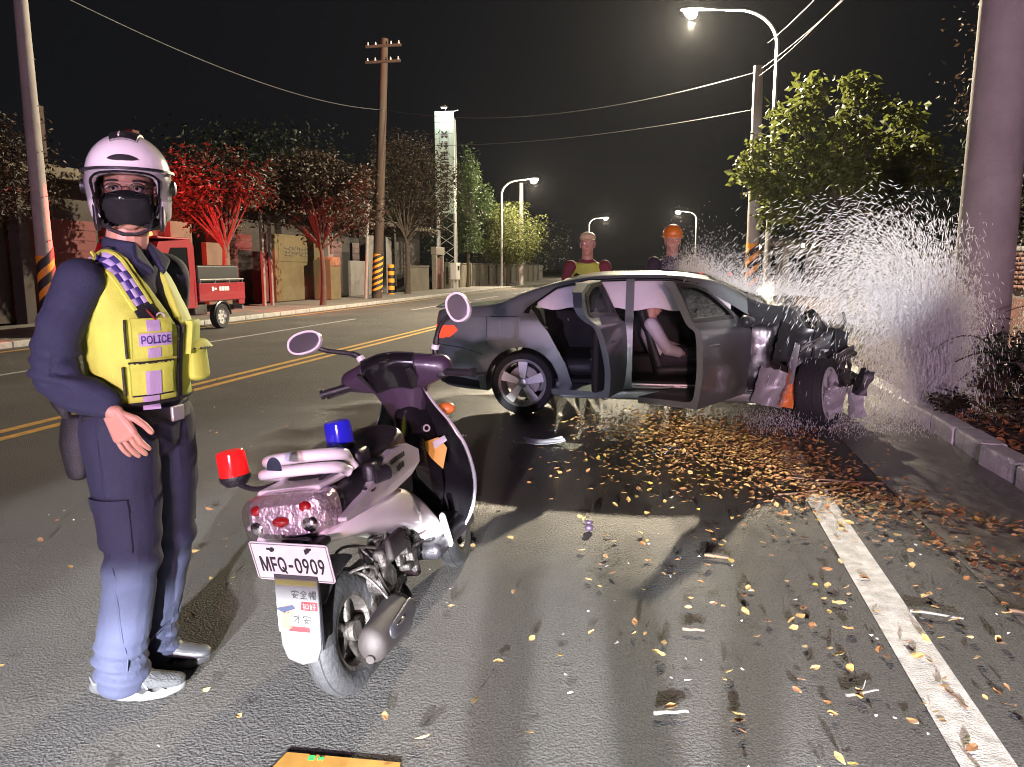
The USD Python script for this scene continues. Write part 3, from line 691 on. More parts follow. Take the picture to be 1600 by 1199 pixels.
# seat and grab rail
SC.part('seat', soften(union(hull(ell((-.02, 0, .755), (.06, .10, .03)), ell((.22, 0, .765), (.08, .13, .045)), ell((.34, 0, .775), (.05, .13, .04))), hull(ell((.34, 0, .775), (.05, .13, .04)), ell((.5, 0, .785), (.11, .12, .055)), ell((.62, 0, .73), (.05, .08, .06)))), .02, 8), 'seat_vinyl', 60)
for z, dx, r in ((.800, 0, .019), (.835, .04, .021)):
    a = np.linspace(-1.75, 1.75, 26)
    P = [(-.13 + dx - .085 * math.cos(q) + .07, .130 * math.sin(q) / math.sin(1.75) * 1.02, z + .02 - .05 * (1 - math.cos(q)) * .45) for q in a]
    P = [(.015 + dx, -.128, .765)] + P + [(.015 + dx, .128, .765)]
    SC.part('grab_rail', tube(smooth_path(P, 46), r, 10), 'scooter_white', 60)
SC.part('rear_deck', rbx((-.06, 0, .758), (.22, .23, .025), .011), 'scooter_white', 40)
# tail lamp: clear lens over a silver bowl with red inner lens
SC.part('lamp_bowl', lofts([(-.235, .10, .63, .73), (-.19, .140, .615, .762), (-.12, .15, .60, .762)], p=4), 'reflector', 40)
SC.part('lamp_lens', lofts([(-.272, .070, .645, .71), (-.258, .115, .622, .748), (-.22, .142, .605, .768), (-.10, .156, .590, .766)], p=3.6), 'lamp_clear', 40)
SC.part('brake_lens', cat(soften(ell((-.238, 0, .682), (.02, .030, .018)), .01, 2), [soften(ell((-.225, y, .72), (.015, .022, .018)), .01, 2) for y in (-.085, .085)]), 'lamp_red_off', 50)
[SC.part('turn_lens', soften(ell((-.225, y, .665), (.016, .028, .03)), .01, 2), 'chrome', 50) for y in (-.09, .09)]
# number plate
T = frame((0, -1, 0), (-.30, 0, .954))            # plate axes: to the right as seen from behind, up
def on_plate(m, dx, dy, dz, F=T, o=(-.315, 0, .495)):
    m = m.copy(); m.apply_translation((dx, dy, dz)); m.apply_transform(F); m.apply_translation(o)
    m.apply_transform(trimesh.transformations.rotation_matrix(math.radians(8), [1, 0, 0], [0, .03, .62])); m.apply_translation((0, -.08, .085)); return m
pl = prism(sbox(-.118, -.058, .118, .058).buffer(.012), .003)
pp = SC.part('number_plate', on_plate(pl, 0, 0, 0), 'plate_white', 30)
rim = prism(sbox(-.122, -.062, .122, .062).buffer(.004).difference(sbox(-.119, -.059, .119, .059).buffer(.004)), .001)
SC.part('plate_rim', on_plate(rim, 0, 0, .003), 'galvanised', 30, parent=pp)
tx = meshkit.text_mesh('MFQ-0909', .052, .0015, True); w_ = tx.bounds[1][0] - tx.bounds[0][0]; tx.vertices[:, 0] *= .212 / w_
SC.part('plate_letters', on_plate(tx, -.106 - tx.bounds[0][0], -.036, .003), 'ink_black', 0, parent=pp)
SC.part('plate_bolt', on_plate(cat(lathe([(0, 0), (.008, 0), (.007, .005), (0, .006)], 10), bx((-.008, .002, .002), (.018, .006, .003))), -.055, .046, .003), 'ink_black', 30, parent=pp)
SC.part('plate_bolt', on_plate(cat(lathe([(0, 0), (.008, 0), (.007, .005), (0, .006)], 10), bx((-.006, -.004, .002), (.006, .016, .003)), bx((.006, .006, .002), (.016, .006, .003))), .062, .048, .003), 'ink_black', 30, parent=pp)
SC.part('plate_bracket', cat(rbx((-.25, -.05, .60), (.14, .16, .03), .01), rbx((-.285, -.07, .57), (.02, .10, .14), .008)), 'scooter_black')
# rear mudguard with the printed sticker and the pale flap below
MF = frame((0, -1, 0), (-.02, 0, 1))
def on_flap(m, dx, dy, dz): return on_plate(m, dx, dy, dz, MF, (-.292, 0, .16))
mud = [ring(x, .075, z - .012, z + .012, n=20, p=3) for x, z in ((.02, .47), (-.10, .45), (-.20, .40))]
SC.part('mudguard', cat(loft(mud), on_flap(prism(sbox(-.062, .05, .062, .30).buffer(.006), .014), 0, 0, -.014)), 'scooter_black', 40)
fl = SC.part('mud_flap', on_flap(prism(Polygon([(-.068, .30), (-.060, .06), (-.045, .018), (0, .004), (.045, .018), (.060, .06), (.068, .30)]).buffer(.006), .006), 0, 0, 0), 'flap_rubber', 40)
st = SC.part('sticker', on_flap(prism(Polygon([(-.070, .105), (.062, .105), (.070, .275), (-.070, .275)]).buffer(.002), .0015), 0, 0, .0062), 'sticker_paper', 0, parent=fl, label='printed paper sticker with a face in a cap')
def pr2(poly, dz=.0078, h=.0008): return on_flap(prism(poly, h), 0, 0, dz)
SC.part('sticker_band', pr2(sbox(-.069, .256, .069, .274)), 'sticker_green', 0, parent=fl)
SC.part('sticker_band', pr2(sbox(-.036, .107, .034, .124)), 'sticker_red', 0, parent=fl)
SC.part('sticker_band', pr2(Polygon([(.008, .178), (.066, .178), (.067, .206), (.014, .206)])), 'sticker_red', 0, parent=fl)
face = affinity.scale(Polygon([(math.cos(a), math.sin(a)) for a in np.linspace(0, 2 * np.pi, 26)]), .020, .026); face = affinity.translate(face, -.040, .168)
SC.part('printed_face', pr2(face.union(sbox(-.056, .12, -.030, .145).buffer(.005))), 'skin_print', 0, parent=fl)
capm = affinity.translate(affinity.scale(Polygon([(math.cos(a), max(math.sin(a), -.1)) for a in np.linspace(0, 2 * np.pi, 30)]), .023, .034), -.040, .186)
SC.part('printed_cap', pr2(capm.buffer(.002).union(Polygon([(-.068, .178), (-.018, .190), (-.012, .184), (-.050, .170)]).buffer(.003)), .0088), 'sticker_blue', 0, parent=fl)
SC.part('printed_eyes', pr2(sbox(-.048, .166, -.043, .170).union(sbox(-.036, .166, -.031, .170)), .0088), 'ink_black', 0, parent=fl)
from PIL import Image, ImageDraw, ImageFont
def cjk(text, h, depth):
    """Flat lettering cut from strokes: each entry is a list of strokes in a unit square."""
    S = {'an': [((.5, 1), (.5, .86)), ((.08, .86), (.92, .86)), ((.08, .86), (.08, .70)), ((.92, .86), (.92, .70)), ((.05, .46), (.95, .46)), ((.45, .72), (.25, .28)), ((.25, .28), (.80, .02)), ((.70, .46), (.20, .02))],
         'quan': [((.5, 1), (.05, .62)), ((.5, 1), (.95, .62)), ((.25, .60), (.75, .60)), ((.25, .34), (.75, .34)), ((.5, .60), (.5, .04)), ((.08, .04), (.92, .04))],
         'mao': [((.08, .8), (.08, .25)), ((.08, .8), (.42, .8)), ((.42, .8), (.42, .25)), ((.25, 1), (.25, 0)), ((.55, .98), (.95, .98)), ((.55, .98), (.55, .1)), ((.95, .98), (.95, .1)), ((.62, .8), (.88, .8)), ((.55, .6), (.95, .6)), ((.62, .4), (.88, .4)), ((.62, .22), (.88, .22)), ((.55, .05), (.95, .05))],
         'cai': [((.05, .78), (.95, .78)), ((.62, 1), (.62, .05)), ((.62, .05), (.48, .12)), ((.60, .74), (.08, .20))],
         'kou': [((.08, .82), (.42, .82)), ((.25, 1), (.25, .02)), ((.06, .36), (.44, .5)), ((.55, .8), (.95, .8)), ((.55, .8), (.55, .2)), ((.95, .8), (.95, .2)), ((.55, .2), (.95, .2))],
         'hao': [((.25, 1), (.10, .3)), ((.05, .7), (.45, .7)), ((.42, .7), (.1, .05)), ((.15, .35), (.42, .05)), ((.55, .9), (.92, .9)), ((.92, .9), (.72, .65)), ((.72, .65), (.72, .05)), ((.5, .5), (.98, .5))]}
    out = []; x = 0
    for ch in text:
        for a, b in S[ch]:
            from shapely.geometry import LineString
            out.append(affinity.translate(affinity.scale(LineString([a, b]).buffer(.055, cap_style='flat'), h, h, origin=(0, 0)), x, 0))
        x += h * 1.15
    from shapely import union_all
    return prism(union_all(out), depth)
for row, (tx_, x, y, h, mt) in enumerate(((('an', 'quan', 'mao'), -.018, .216, .025, 'ink_black'), (('kou', 'hao'), .016, .181, .021, 'sticker_paper'), (('cai', 'an'), -.018, .134, .028, 'ink_black'))):
    SC.part('sticker_lettering', on_flap(cjk(tx_, h, .0008), x, y, .0088), mt, 0, parent=fl)
# wheels
def sc_wheel(x, steer=0):
    M = trimesh.transformations.rotation_matrix(math.radians(steer), [0, 0, 1])
    wp = SC.path + '/' + numbered(SC.path, 'wheel'); UsdGeom.Xform.Define(stage, wp)
    def put(m): m = tm(m); m.apply_transform(M); m.apply_translation((x, 0, .212)); return m
    prof = [(.128, -.040), (.150, -.050), (.178, -.050), (.200, -.036), (.2075, -.022), (.204, -.020), (.204, -.017), (.209, -.015), (.212, 0), (.209, .015), (.204, .017), (.204, .020), (.2075, .022), (.200, .036), (.178, .050), (.150, .050), (.128, .040)]
    SC.part('tyre', put(lathe(prof, 44, axis_d=(0, 1, 0))), 'tyre', 35, parent=wp)
    SC.part('rim', put(cat(lathe([(.132, -.042), (.118, -.040), (.108, -.02), (.108, .02), (.118, .040), (.132, .042)], 36, axis_d=(0, 1, 0)), [rbx((.06 * math.cos(a), 0, .06 * math.sin(a)), (.12, .045, .03), .01, 6, R=trimesh.transformations.rotation_matrix(-a, [0, 1, 0])) for a in np.linspace(0, 2 * np.pi, 5, endpoint=False)], cyl((0, -.05, 0), (0, .05, 0), .035))), 'engine_metal', 35, parent=wp)
sc_wheel(0); sc_wheel(1.17, 6)
# engine, muffler, stand
rs = np.random.default_rng(2)
eng = [rbx((.30, .02, .27), (.34, .16, .16), .03), rbx((.10, .12, .24), (.42, .06, .15), .028), rbx((.42, -.04, .36), (.16, .16, .14), .02), cyl((.18, -.12, .32), (.18, .1, .32), .055), rbx((.25, -.10, .40), (.20, .05, .07), .015)]
eng += [rbx((.28 + .2 * rs.random(), -.13 + .06 * rs.random(), .26 + .2 * rs.random()), rs.uniform(.02, .07, 3), .008, 5) for _ in range(14)]
for _ in range(8):
    p = A([.12 + .3 * rs.random(), -.12 + .1 * rs.random(), .34 + .12 * rs.random()]); pts = [p]
    for _ in range(3): pts.append(pts[-1] + rs.normal(0, .06, 3))
    eng.append(tube(smooth_path(pts, 12), .006, 6))
SC.part('engine', cat(eng), 'engine_dark', 40)
SC.part('cover_brown', rbx((.22, -.145, .435), (.14, .03, .085), .012), 'muffler_grey', 40)
mu = soften(hull(ell((-.12, -.165, .215), (.04, .052, .062), 16), ell((.10, -.155, .215), (.05, .060, .080), 16), ell((.20, -.13, .215), (.03, .035, .045), 16)), .015, 4)
SC.part('muffler', cat(mu, tube(smooth_path([(.2, -.12, .21), (.33, -.10, .19), (.42, -.02, .22)], 14), .018, 8)), 'muffler_grey', 60)
SC.part('muffler_guard', cat(soften(hull(ell((-.05, -.215, .23), (.04, .012, .03)), ell((.10, -.212, .235), (.04, .012, .04))), .01, 3)), 'scooter_black', 50)
SC.part('muffler_slot', soften(ell((-.02, -.2285, .245), (.035, .004, .008)), .006, 1), 'chrome', 50)
SC.part('muffler_tip', cyl((-.13, -.165, .185), (-.165, -.168, .182), .014), 'muffler_grey', 40)
SC.part('shock_absorber', cat(cyl((.02, .11, .22), (.12, .11, .50), .028), cyl((.02, .11, .22), (.12, .11, .50), .014)), 'engine_dark')
SC.part('side_stand', cat(tube(smooth_path([(.45, .14, .24), (.42, .24, .10), (.40, .275, .045)], 10), .011, 8), rbx((.40, .28, .045), (.05, .05, .01), .004)), 'engine_metal')
SC.part('footpeg', soften(hull(ell((.64, -.175, .40), (.018, .014, .02)), ell((.66, -.180, .28), (.016, .014, .02))), .01, 3), 'scooter_white', 50, label='folded pale footpeg on the right side')
# floor, leg shield, front
SC.part('floorboard', rbx((.78, 0, .285), (.50, .36, .07), .025), 'scooter_black', 40)
SC.part('floor_mat', rbx((.78, 0, .324), (.40, .27, .014), .006), 'scooter_black', 40)
def shield(inner):
    zs = np.linspace(.26, .93, 26); n = 22; rows = []
    w = PCH([.26, .36, .50, .62, .74, .85, .93], [.15, .215, .245, .235, .19, .125, .10])(zs)
    xc = PCH([.26, .36, .50, .70, .93], [.95, 1.03, 1.055, 1.02, .93])(zs)
    th = .0 if inner else .0
    V = []
    for z, ww, x in zip(zs, w, xc):
        t = np.linspace(-1, 1, n); V.append(np.stack([x - .12 * np.abs(t) ** 2.4 * (ww / .24) - (.035 * (1 - .5 * t * t) if inner else 0), ww * t, np.full(n, z)], 1))
    return A(V)
so, si = shield(False), shield(True)
def between(a, b):
    k, n = a.shape[:2]; N = k * n; idx = np.arange(N).reshape(k, n); f = []
    for i in range(k - 1):
        for j in range(n - 1):
            q = idx[i, j], idx[i, j + 1], idx[i + 1, j + 1], idx[i + 1, j]
            f += [[q[0], q[1], q[2]], [q[0], q[2], q[3]], [N + q[2], N + q[1], N + q[0]], [N + q[3], N + q[2], N + q[0]]]
    r = list(idx[0]) + list(idx[1:, -1]) + list(idx[-1, -2::-1]) + list(idx[-2:0:-1, 0])
    for p, q in zip(r, r[1:] + r[:1]): f += [[q, p, N + p], [q, N + p, N + q]]
    m = trimesh.Trimesh(np.vstack([a.reshape(-1, 3), b.reshape(-1, 3)]), f, process=False)
    if m.volume < 0: m.invert()
    return m
SC.part('front_panel', between(so, so - [.016, 0, 0]), 'scooter_white', 50)
si2 = si.copy(); si2[..., 1] *= .985
SC.part('leg_shield', between(so - [.0165, 0, 0], si2), 'scooter_gloss', 50)
SC.part('shield_rim', cat(tube([(p[0] - .008, p[1] * 1.01, p[2]) for p in so[1:-1, 0]], .008, 6), tube([(p[0] - .008, p[1] * 1.01, p[2]) for p in so[1:-1, -1]], .008, 6)), 'grey_panel', 50)
SC.part('tunnel', lofts([(.80, .03, .55, .72), (.86, .07, .45, .86), (.95, .09, .35, .90)], p=3), 'scooter_gloss', 50)
SC.part('key_switch', cat(lathe([(.010, 0), (.017, 0), (.017, .008), (.010, .008)], 18, (.872, -.085, .745), (-1, -.1, .1))), 'disc_metal', 40)
SC.part('bag_hook', tube(smooth_path([(.87, -.06, .70), (.835, -.06, .69), (.83, -.06, .67), (.845, -.06, .655)], 10), .007, 6), 'scooter_black', 40)
fo = prism(Polygon([(-.055, .05), (.03, .055), (.055, .0), (.012, -.085), (-.025, -.03)]), .006, R=frame((.1, -1, .12), (.1, .12, 1))); fo.apply_translation((.862, -.11, .64)); SC.part('paper_folder', fo, 'paper_yellow', 0, label='yellow paper tucked inside the leg shield')
fo = prism(Polygon([(-.02, -.012), (.045, .01), (.04, .035), (-.02, .02)]), .008, R=frame((.1, -1, .12), (.1, .12, 1))); fo.apply_translation((.855, -.13, .665)); SC.part('paper_folder', fo, 'grey_panel', 0, label='grey slip over the yellow paper')
SC.part('front_fender', lofts([(.97, .03, .36, .40), (1.05, .06, .34, .44), (1.17, .065, .36, .45), (1.30, .05, .30, .38), (1.37, .02, .24, .28)]), 'scooter_white', 50)
SC.part('fork', cat(cyl((1.17, .075, .212), (1.03, .075, .62), .018), cyl((1.17, -.075, .212), (1.03, -.075, .62), .018)), 'engine_dark')
[SC.part('turn_signal', soften(ell((1.02, y, .80), (.035, .05, .03)), .015, 2), 'plastic_orange', 50) for y in (-.13, .13)]
# handlebar cowl, dash, grips, levers, mirrors
cw = soften(union(hull(ell((.85, .02, 1.055), (.07, .13, .05)), ell((.88, .235, 1.00), (.05, .05, .05)), ell((.88, -.20, 1.01), (.05, .05, .05)), ell((.88, .02, .955), (.05, .20, .03))), hull(ell((.90, .02, .98), (.08, .15, .07)), ell((.92, .01, .82), (.06, .08, .06)))), .02, 6)
SC.part('handlebar_cowl', cw, 'cowl_plum', 60)
hl = soften(hull(ell((.98, 0, .98), (.05, .13, .07)), ell((.97, 0, .90), (.03, .08, .04))), .02, 4); SC.part('headlamp', hl, 'lamp_clear', 60)
dsh = patch(cw, (.79, .02, 1.06), (0, -1, 0), (.75, 0, .66), .25, .095, .002, .006, 14, 10); SC.part('dash_panel', dsh, 'scooter_gloss', 40)
SC.part('dash_frame', tube([(p[0], p[1], p[2]) for p in dsh.vertices[140:][[*range(0, 14), *range(27, 140, 14), *range(138, 125, -1), *range(112, 0, -14)]]], .004, 6, True), 'scooter_black', 40)
for s in (-1, 1):
    SC.part('grip', cat(cyl((.86, s * .20, .985), (.82, s * .355, .965), .0175), lathe([(0, 0), (.022, 0), (.022, .014), (0, .014)], 12, (.82, s * .352, .9655), (-.25, s, -.12))), 'scooter_black', 40)
    SC.part('switch_block', rbx((.868, s * .205, .985), (.06, .05, .055), .012), 'scooter_black', 40)
    SC.part('brake_lever', tube(smooth_path([(.93, s * .19, .975), (.945, s * .27, .96), (.915, s * .36, .945), (.90, s * .385, .943)], 16), [.008] * 13 + [.008, .010, .011], 8), 'scooter_black', 40)
    mx, my, mz = (.86, .415, 1.205) if s > 0 else (.86, -.335, 1.245)
    SC.part('mirror_stem', tube(smooth_path([(.90, s * .165, 1.03), (.90, s * .185, 1.10), (.88, my - s * .10, mz - .055), (.87, my - s * .05, mz - .03)], 18), [.014] * 8 + [.011] * 10, 8), 'scooter_black', 40)
    SC.part('stem_collar', cyl((.90, s * .178, 1.085), (.899, s * .186, 1.105), .018), 'scooter_white', 40)
    F = frame((.05, -1, .10 * s), (.22, 0, 1)) if s > 0 else frame((.02, -.86, .30), (.22, .30, 1))
    ow = (.085, .052) if s > 0 else (.052, .066)
    circ = lambda a_, b_: Polygon([(a_ * np.sign(math.cos(q)) * abs(math.cos(q)) ** .86, b_ * np.sign(math.sin(q)) * abs(math.sin(q)) ** .86) for q in np.linspace(0, 2 * np.pi, 40)])
    sh = cat(prism(circ(*ow).difference(circ(ow[0] - .009, ow[1] - .009)), .020)); sh.apply_transform(F); sh.apply_translation((mx, my, mz))
    mp = SC.part('mirror_shell', sh, 'scooter_white', 30)
    bk = soften(hull(ell((0, 0, -.012), (ow[0] * .9, ow[1] * .9, .018)), ell((0, 0, -.004), (ow[0], ow[1], .006))), .015, 2); bk.apply_transform(F); bk.apply_translation((mx, my, mz)); SC.part('mirror_back', bk, 'scooter_white', 50, parent=mp)
    gl = prism(circ(ow[0] - .008, ow[1] - .008), .004); gl.apply_transform(F); gl.apply_translation(A((mx, my, mz)) + F[:3, 2] * .013); SC.part('mirror_face', gl, 'mirror_glass', 0, parent=mp)
# beacons
def beacon(base, top_r, h, mat, arm):
    b = A(base, float)
    bp = SC.part('beacon_lamp', lathe([(0, 0), (top_r, 0), (top_r, h * .3), (top_r * .97, h * .9), (top_r * .85, h), (0, h)], 26, b), mat, 40)
    SC.part('beacon_base', lathe([(0, -.03), (top_r * .7, -.03), (top_r * 1.06, -.008), (top_r * 1.06, .006), (0, .006)], 24, b), 'scooter_black', 40, parent=bp)
    SC.part('beacon_arm', tube(smooth_path(arm, 16), .009, 8), 'scooter_black', 40, parent=bp)
beacon((-.02, .285, .80), .050, .092, 'red_dome', [(-.02, .285, .78), (-.03, .23, .755), (-.05, .16, .755), (-.06, .11, .765)])
beacon((.13, -.055, .840), .0475, .085, 'blue_dome', [(.13, -.075, .83), (.13, -.085, .79), (.12, -.10, .76)])
SC.part('beacon_mount', cat(rbx((.125, -.115, .79), (.10, .06, .07), .02), rbx((.11, -.165, .735), (.09, .05, .08), .02), cyl((.09, -.17, .72), (.15, -.20, .72), .028), tube(smooth_path([(.02, -.13, .76), (-.06, -.10, .79), (-.10, -.08, .77)], 12), .006, 6), tube(smooth_path([(.12, -.16, .70), (.06, -.175, .68), (.02, -.165, .70)], 12), .005, 6)), 'scooter_black', 40)
# ------------------------------------------------------------------ people
look('navy_cloth', (.015, .018, .046), .85, var=.3, scale=8, bump=.2, bscale=300)
look('navy_trouser', (.016, .019, .043), .85, var=.3, scale=8, bump=.2, bscale=300)
look('vest_yellow', (.55, .63, .085), .7, var=.25, scale=7, bump=.2, bscale=300)
look('vest_mesh', (.40, .36, .035), .8, bump=1, bscale=400)
look('reflective', (.52, .40, .60), .35, .15, bump=.3, bscale=220)
look('check_blue', (.05, .04, .20), .6)
look('check_pale', (.50, .44, .66), .5)
look('strap_black', (.010, .010, .011), .6, bump=.4, bscale=200)
look('skin', (.50, .27, .19), .5, sss=.15, var=.25, scale=25, color2=(.40, .19, .13))
look('mask_black', (.010, .010, .011), .9, bump=.12, bscale=240, spec=.2)
look('helmet_shell', (.76, .74, .75), .22, coat=.9)
look('helmet_trim', (.02, .018, .022), .4)
look('lens_clear', (.9, .9, .9), .1)
glass_look('visor_clear', (.86, .86, .87), rough=.04)
glass_look('spectacle_glass', (.95, .95, .95), rough=.02)
look('eye_white', (.62, .58, .55), .2, coat=.5)
look('eye_dark', (.015, .009, .007), .1, coat=1)
look('hair_black', (.010, .008, .007), .55)
look('shoe_grey', (.030, .031, .033), .8, var=.5, scale=20, bump=.8, bscale=140)
look('shoe_sole', (.085, .085, .085), .55, var=.3, scale=20)
look('shoe_dark', (.02, .02, .022), .6)
look('vest_orange', (.72, .16, .02), .6)
look('helmet_orange', (.72, .20, .02), .35, coat=.5)
look('cap_cream', (.58, .48, .26), .6)
look('jacket_dark', (.030, .022, .035), .8, bump=.5, bscale=90)
look('shirt_maroon', (.16, .03, .035), .8)

def finger(base, dirs, lens, r, seg=10):
    """One finger: a chain of phalanges from a knuckle."""
    p = A(base, float); pts = [(p, r)]
    for d, l, k in zip(dirs, lens, (1.0, .92, .8)):
        p = p + A(d, float) / np.linalg.norm(d) * l; pts.append((p, r * k))
    return chain(pts, seg)
def hand(wrist, along, palm_n, side, size=1.0, curl=.35, spread=.10):
    """A relaxed hand. along: wrist to knuckles; palm_n: out of the palm; side: towards the thumb."""
    a, n, s = (A(v, float) / np.linalg.norm(v) for v in (along, palm_n, side)); w = A(wrist, float); k = size
    pl = hull(*[ell(w + a * x * k + s * y * k, (r * k,) * 3, 10) for x, y, r in ((.01, .018, .018), (.01, -.018, .018), (.085, .034, .0125), (.09, .012, .013), (.088, -.012, .0125), (.080, -.034, .0115))])
    out = [pl]
    for y, ln, r, sp in ((.034, .072, .0090, 1), (.012, .082, .0093, .3), (-.012, .076, .0089, -.4), (-.034, .060, .0080, -1.2)):
        d0 = a + s * sp * spread + n * curl * .6; d1 = a + s * sp * spread * .7 + n * curl * 1.5; d2 = a + s * sp * spread * .5 + n * curl * 2.3
        out.append(finger(w + a * .086 * k + s * y * k, (d0, d1, d2), (ln * .47 * k, ln * .32 * k, ln * .26 * k), r * k))
    out.append(finger(w + a * .022 * k + s * .026 * k, (a * .75 + s * .62 + n * .35, a * .9 + s * .30 + n * .45, a + s * .08 + n * .5), (.042 * k, .034 * k, .028 * k), .0115 * k))
    return union(*out)
def head_mesh(c, fwd, size=1.0):
    """Skin of a head with brow, nose, cheeks, ears and chin, looking along fwd."""
    f = A(fwd, float); f /= np.linalg.norm(f); up = A([0, 0, 1.0]); l = np.cross(up, f); l /= np.linalg.norm(l); u = np.cross(f, l); c = A(c, float); k = size
    at = lambda x, y, z: c + (f * x + l * y + u * z) * k
    yaw = math.degrees(math.atan2(f[1], f[0])); E = lambda x, y, z, rx, ry, rz, s=18: ell(at(x, y, z), (rx * k, ry * k, rz * k), s, yaw)
    m = union(hull(E(-.01, 0, .045, .092, .074, .072, 22), E(.012, 0, -.02, .078, .066, .06)), hull(E(.012, 0, -.02, .076, .064, .06), E(.045, 0, -.088, .034, .034, .028)),
              hull(E(.075, 0, .018, .012, .008, .012), E(.098, 0, -.022, .013, .013, .010)), E(.093, .012, -.026, .010, .009, .008), E(.093, -.012, -.026, .010, .009, .008),
              hull(E(.072, .034, .026, .012, .024, .008), E(.076, -.034, .026, .012, .024, .008)),
              hull(E(.083, .02, -.060, .008, .010, .005), E(.083, -.02, -.060, .008, .010, .005), E(.088, 0, -.057, .007, .01, .006)), hull(E(.082, .016, -.071, .008, .010, .006), E(.082, -.016, -.071, .008, .010, .006)),
              E(.048, .040, -.026, .026, .022, .024), E(.048, -.040, -.026, .026, .022, .024),
              *[hull(E(-.008, s * .076, .016, .017, .007, .018), E(.0, s * .074, -.022, .009, .006, .012)) for s in (-1, 1)])
    return m, at, (f, l, u)

FWD = A([math.cos(math.radians(-12)), math.sin(math.radians(-12)), 0.0]); LEFT = A([-FWD[1], FWD[0], 0.0]); UP = A([0, 0, 1.0])
OC = A([-1.245, 2.535, 0.0])
of = Thing('person', 'standing person in navy uniform, yellow reflective vest, black mask and white helmet', 'person', OC, 0)
def W(x, y, z): return FWD * x + LEFT * y + UP * z            # officer frame -> offset from the feet
HEADF = A([.34, -.94, .0]); HEADF /= np.linalg.norm(HEADF)
HC = W(.025, -.01, 1.685)
hm, hat, (hf, hl_, hu) = head_mesh(HC, HEADF, 1.0)
neck = chain([(W(-.02, 0, 1.44), .066), (HC + A([-.01, .01, -.06]), .062)])
R_SH, R_EL, R_WR = W(-.02, -.205, 1.425), W(-.085, -.262, 1.135), W(.070, -.225, 1.035)
L_SH, L_EL, L_WR = W(-.02, .205, 1.425), W(-.08, .25, 1.14), W(-.07, .235, .90)
R_HIP, R_KN, R_AN = W(0, -.095, .90), W(.015, -.105, .49), W(-.065, -.11, .085)
L_HIP, L_KN, L_AN = W(0, .095, .90), W(.0, .10, .49), W(-.10, .10, .085)
yawb = -12.0
TE = lambda x, y, z, rx, ry, rz, s=18: ell(W(x, y, z), (rx, ry, rz), s, yawb)
torso_core = union(hull(TE(0, 0, .93, .105, .15, .07), TE(.01, 0, 1.08, .10, .145, .08)), hull(TE(.01, 0, 1.08, .10, .145, .08), TE(.015, 0, 1.27, .115, .165, .09)), hull(TE(.015, 0, 1.27, .115, .165, .09), TE(-.01, 0, 1.41, .075, .165, .045)), hull(TE(-.01, 0, 1.41, .075, .15, .045), TE(-.015, 0, 1.47, .06, .06, .03)))
rh = hand(R_WR + W(.012, -.005, -.012), W(.36, .02, -.72), W(-.30, .95, .05), W(.72, -.05, .40), 1.0, .42, .05)
lh = hand(L_WR, W(.1, 0, -1), W(.1, -1, 0), W(1, 0, .1), 1.0, .5)
arms = union(chain([(R_SH, .052), (R_EL, .042), (R_WR, .029), (R_WR + W(.012, -.005, -.012), .026)]), chain([(L_SH, .052), (L_EL, .042), (L_WR, .029)]))
legs = union(chain([(R_HIP, .085), (R_KN, .055), (R_AN, .038)]), chain([(L_HIP, .085), (L_KN, .055), (L_AN, .038)]))
body_m = union(hm, neck, torso_core, arms, legs, rh, lh)
fine = soften(body_m, .007, 6)
of.part('body', fine, 'skin', 60)
# face details
for s in (-1, 1):
    e = hat(.072, s * .033, .010)
    of.part('eye', soften(ell(e, (.0125,) * 3, 14), .006, 1), 'eye_white', 60)
    of.part('iris', soften(ell(e + hf * .0085 - hl_ * .002, (.0062,) * 3, 12), .004, 1), 'eye_dark', 60)
    of.part('eyelid', cat(tube([hat(.085 - .010 * abs(q) ** 2, s * .033 + .016 * q, .017 - .006 * q * q) for q in np.linspace(-1, 1, 9)], .0032, 6)), 'hair_black', 60)
    of.part('eyebrow', tube([hat(.0875 - .012 * abs(q) ** 2 - .003, s * .036 + .021 * q, .034 - .004 * q * q) for q in np.linspace(-1, 1, 9)], .0042, 6), 'hair_black', 60)
gl_rim = lambda s: [hat(.103 - .008 * abs(math.cos(q)), s * .034 + .024 * math.cos(q), .008 + .0165 * math.sin(q)) for q in np.linspace(0, 2 * np.pi, 26, endpoint=False)]
spec = of.part('spectacles', cat(tube(gl_rim(1), .0014, 6, True), tube(gl_rim(-1), .0014, 6, True), tube([hat(.100, .010, .012), hat(.106, 0, .015), hat(.100, -.010, .012)], .0014, 6), *[tube([hat(.094, s * .058, .012), hat(.06, s * .079, .012), hat(-.02, s * .083, .008)], .0014, 6) for s in (-1, 1)]), 'helmet_trim', 60)
for s in (-1, 1):
    rr_ = A(gl_rim(s)); v = np.vstack([rr_, rr_ + hf * .0015]); n = len(rr_); c = [rr_.mean(0), rr_.mean(0) + hf * .0015]
    of.part('spectacle_lens', trimesh.Trimesh(np.vstack([v, c]), [[2 * n, (i + 1) % n, i] for i in range(n)] + [[2 * n + 1, n + i, n + (i + 1) % n] for i in range(n)], process=False), 'spectacle_glass', 0, parent=spec)
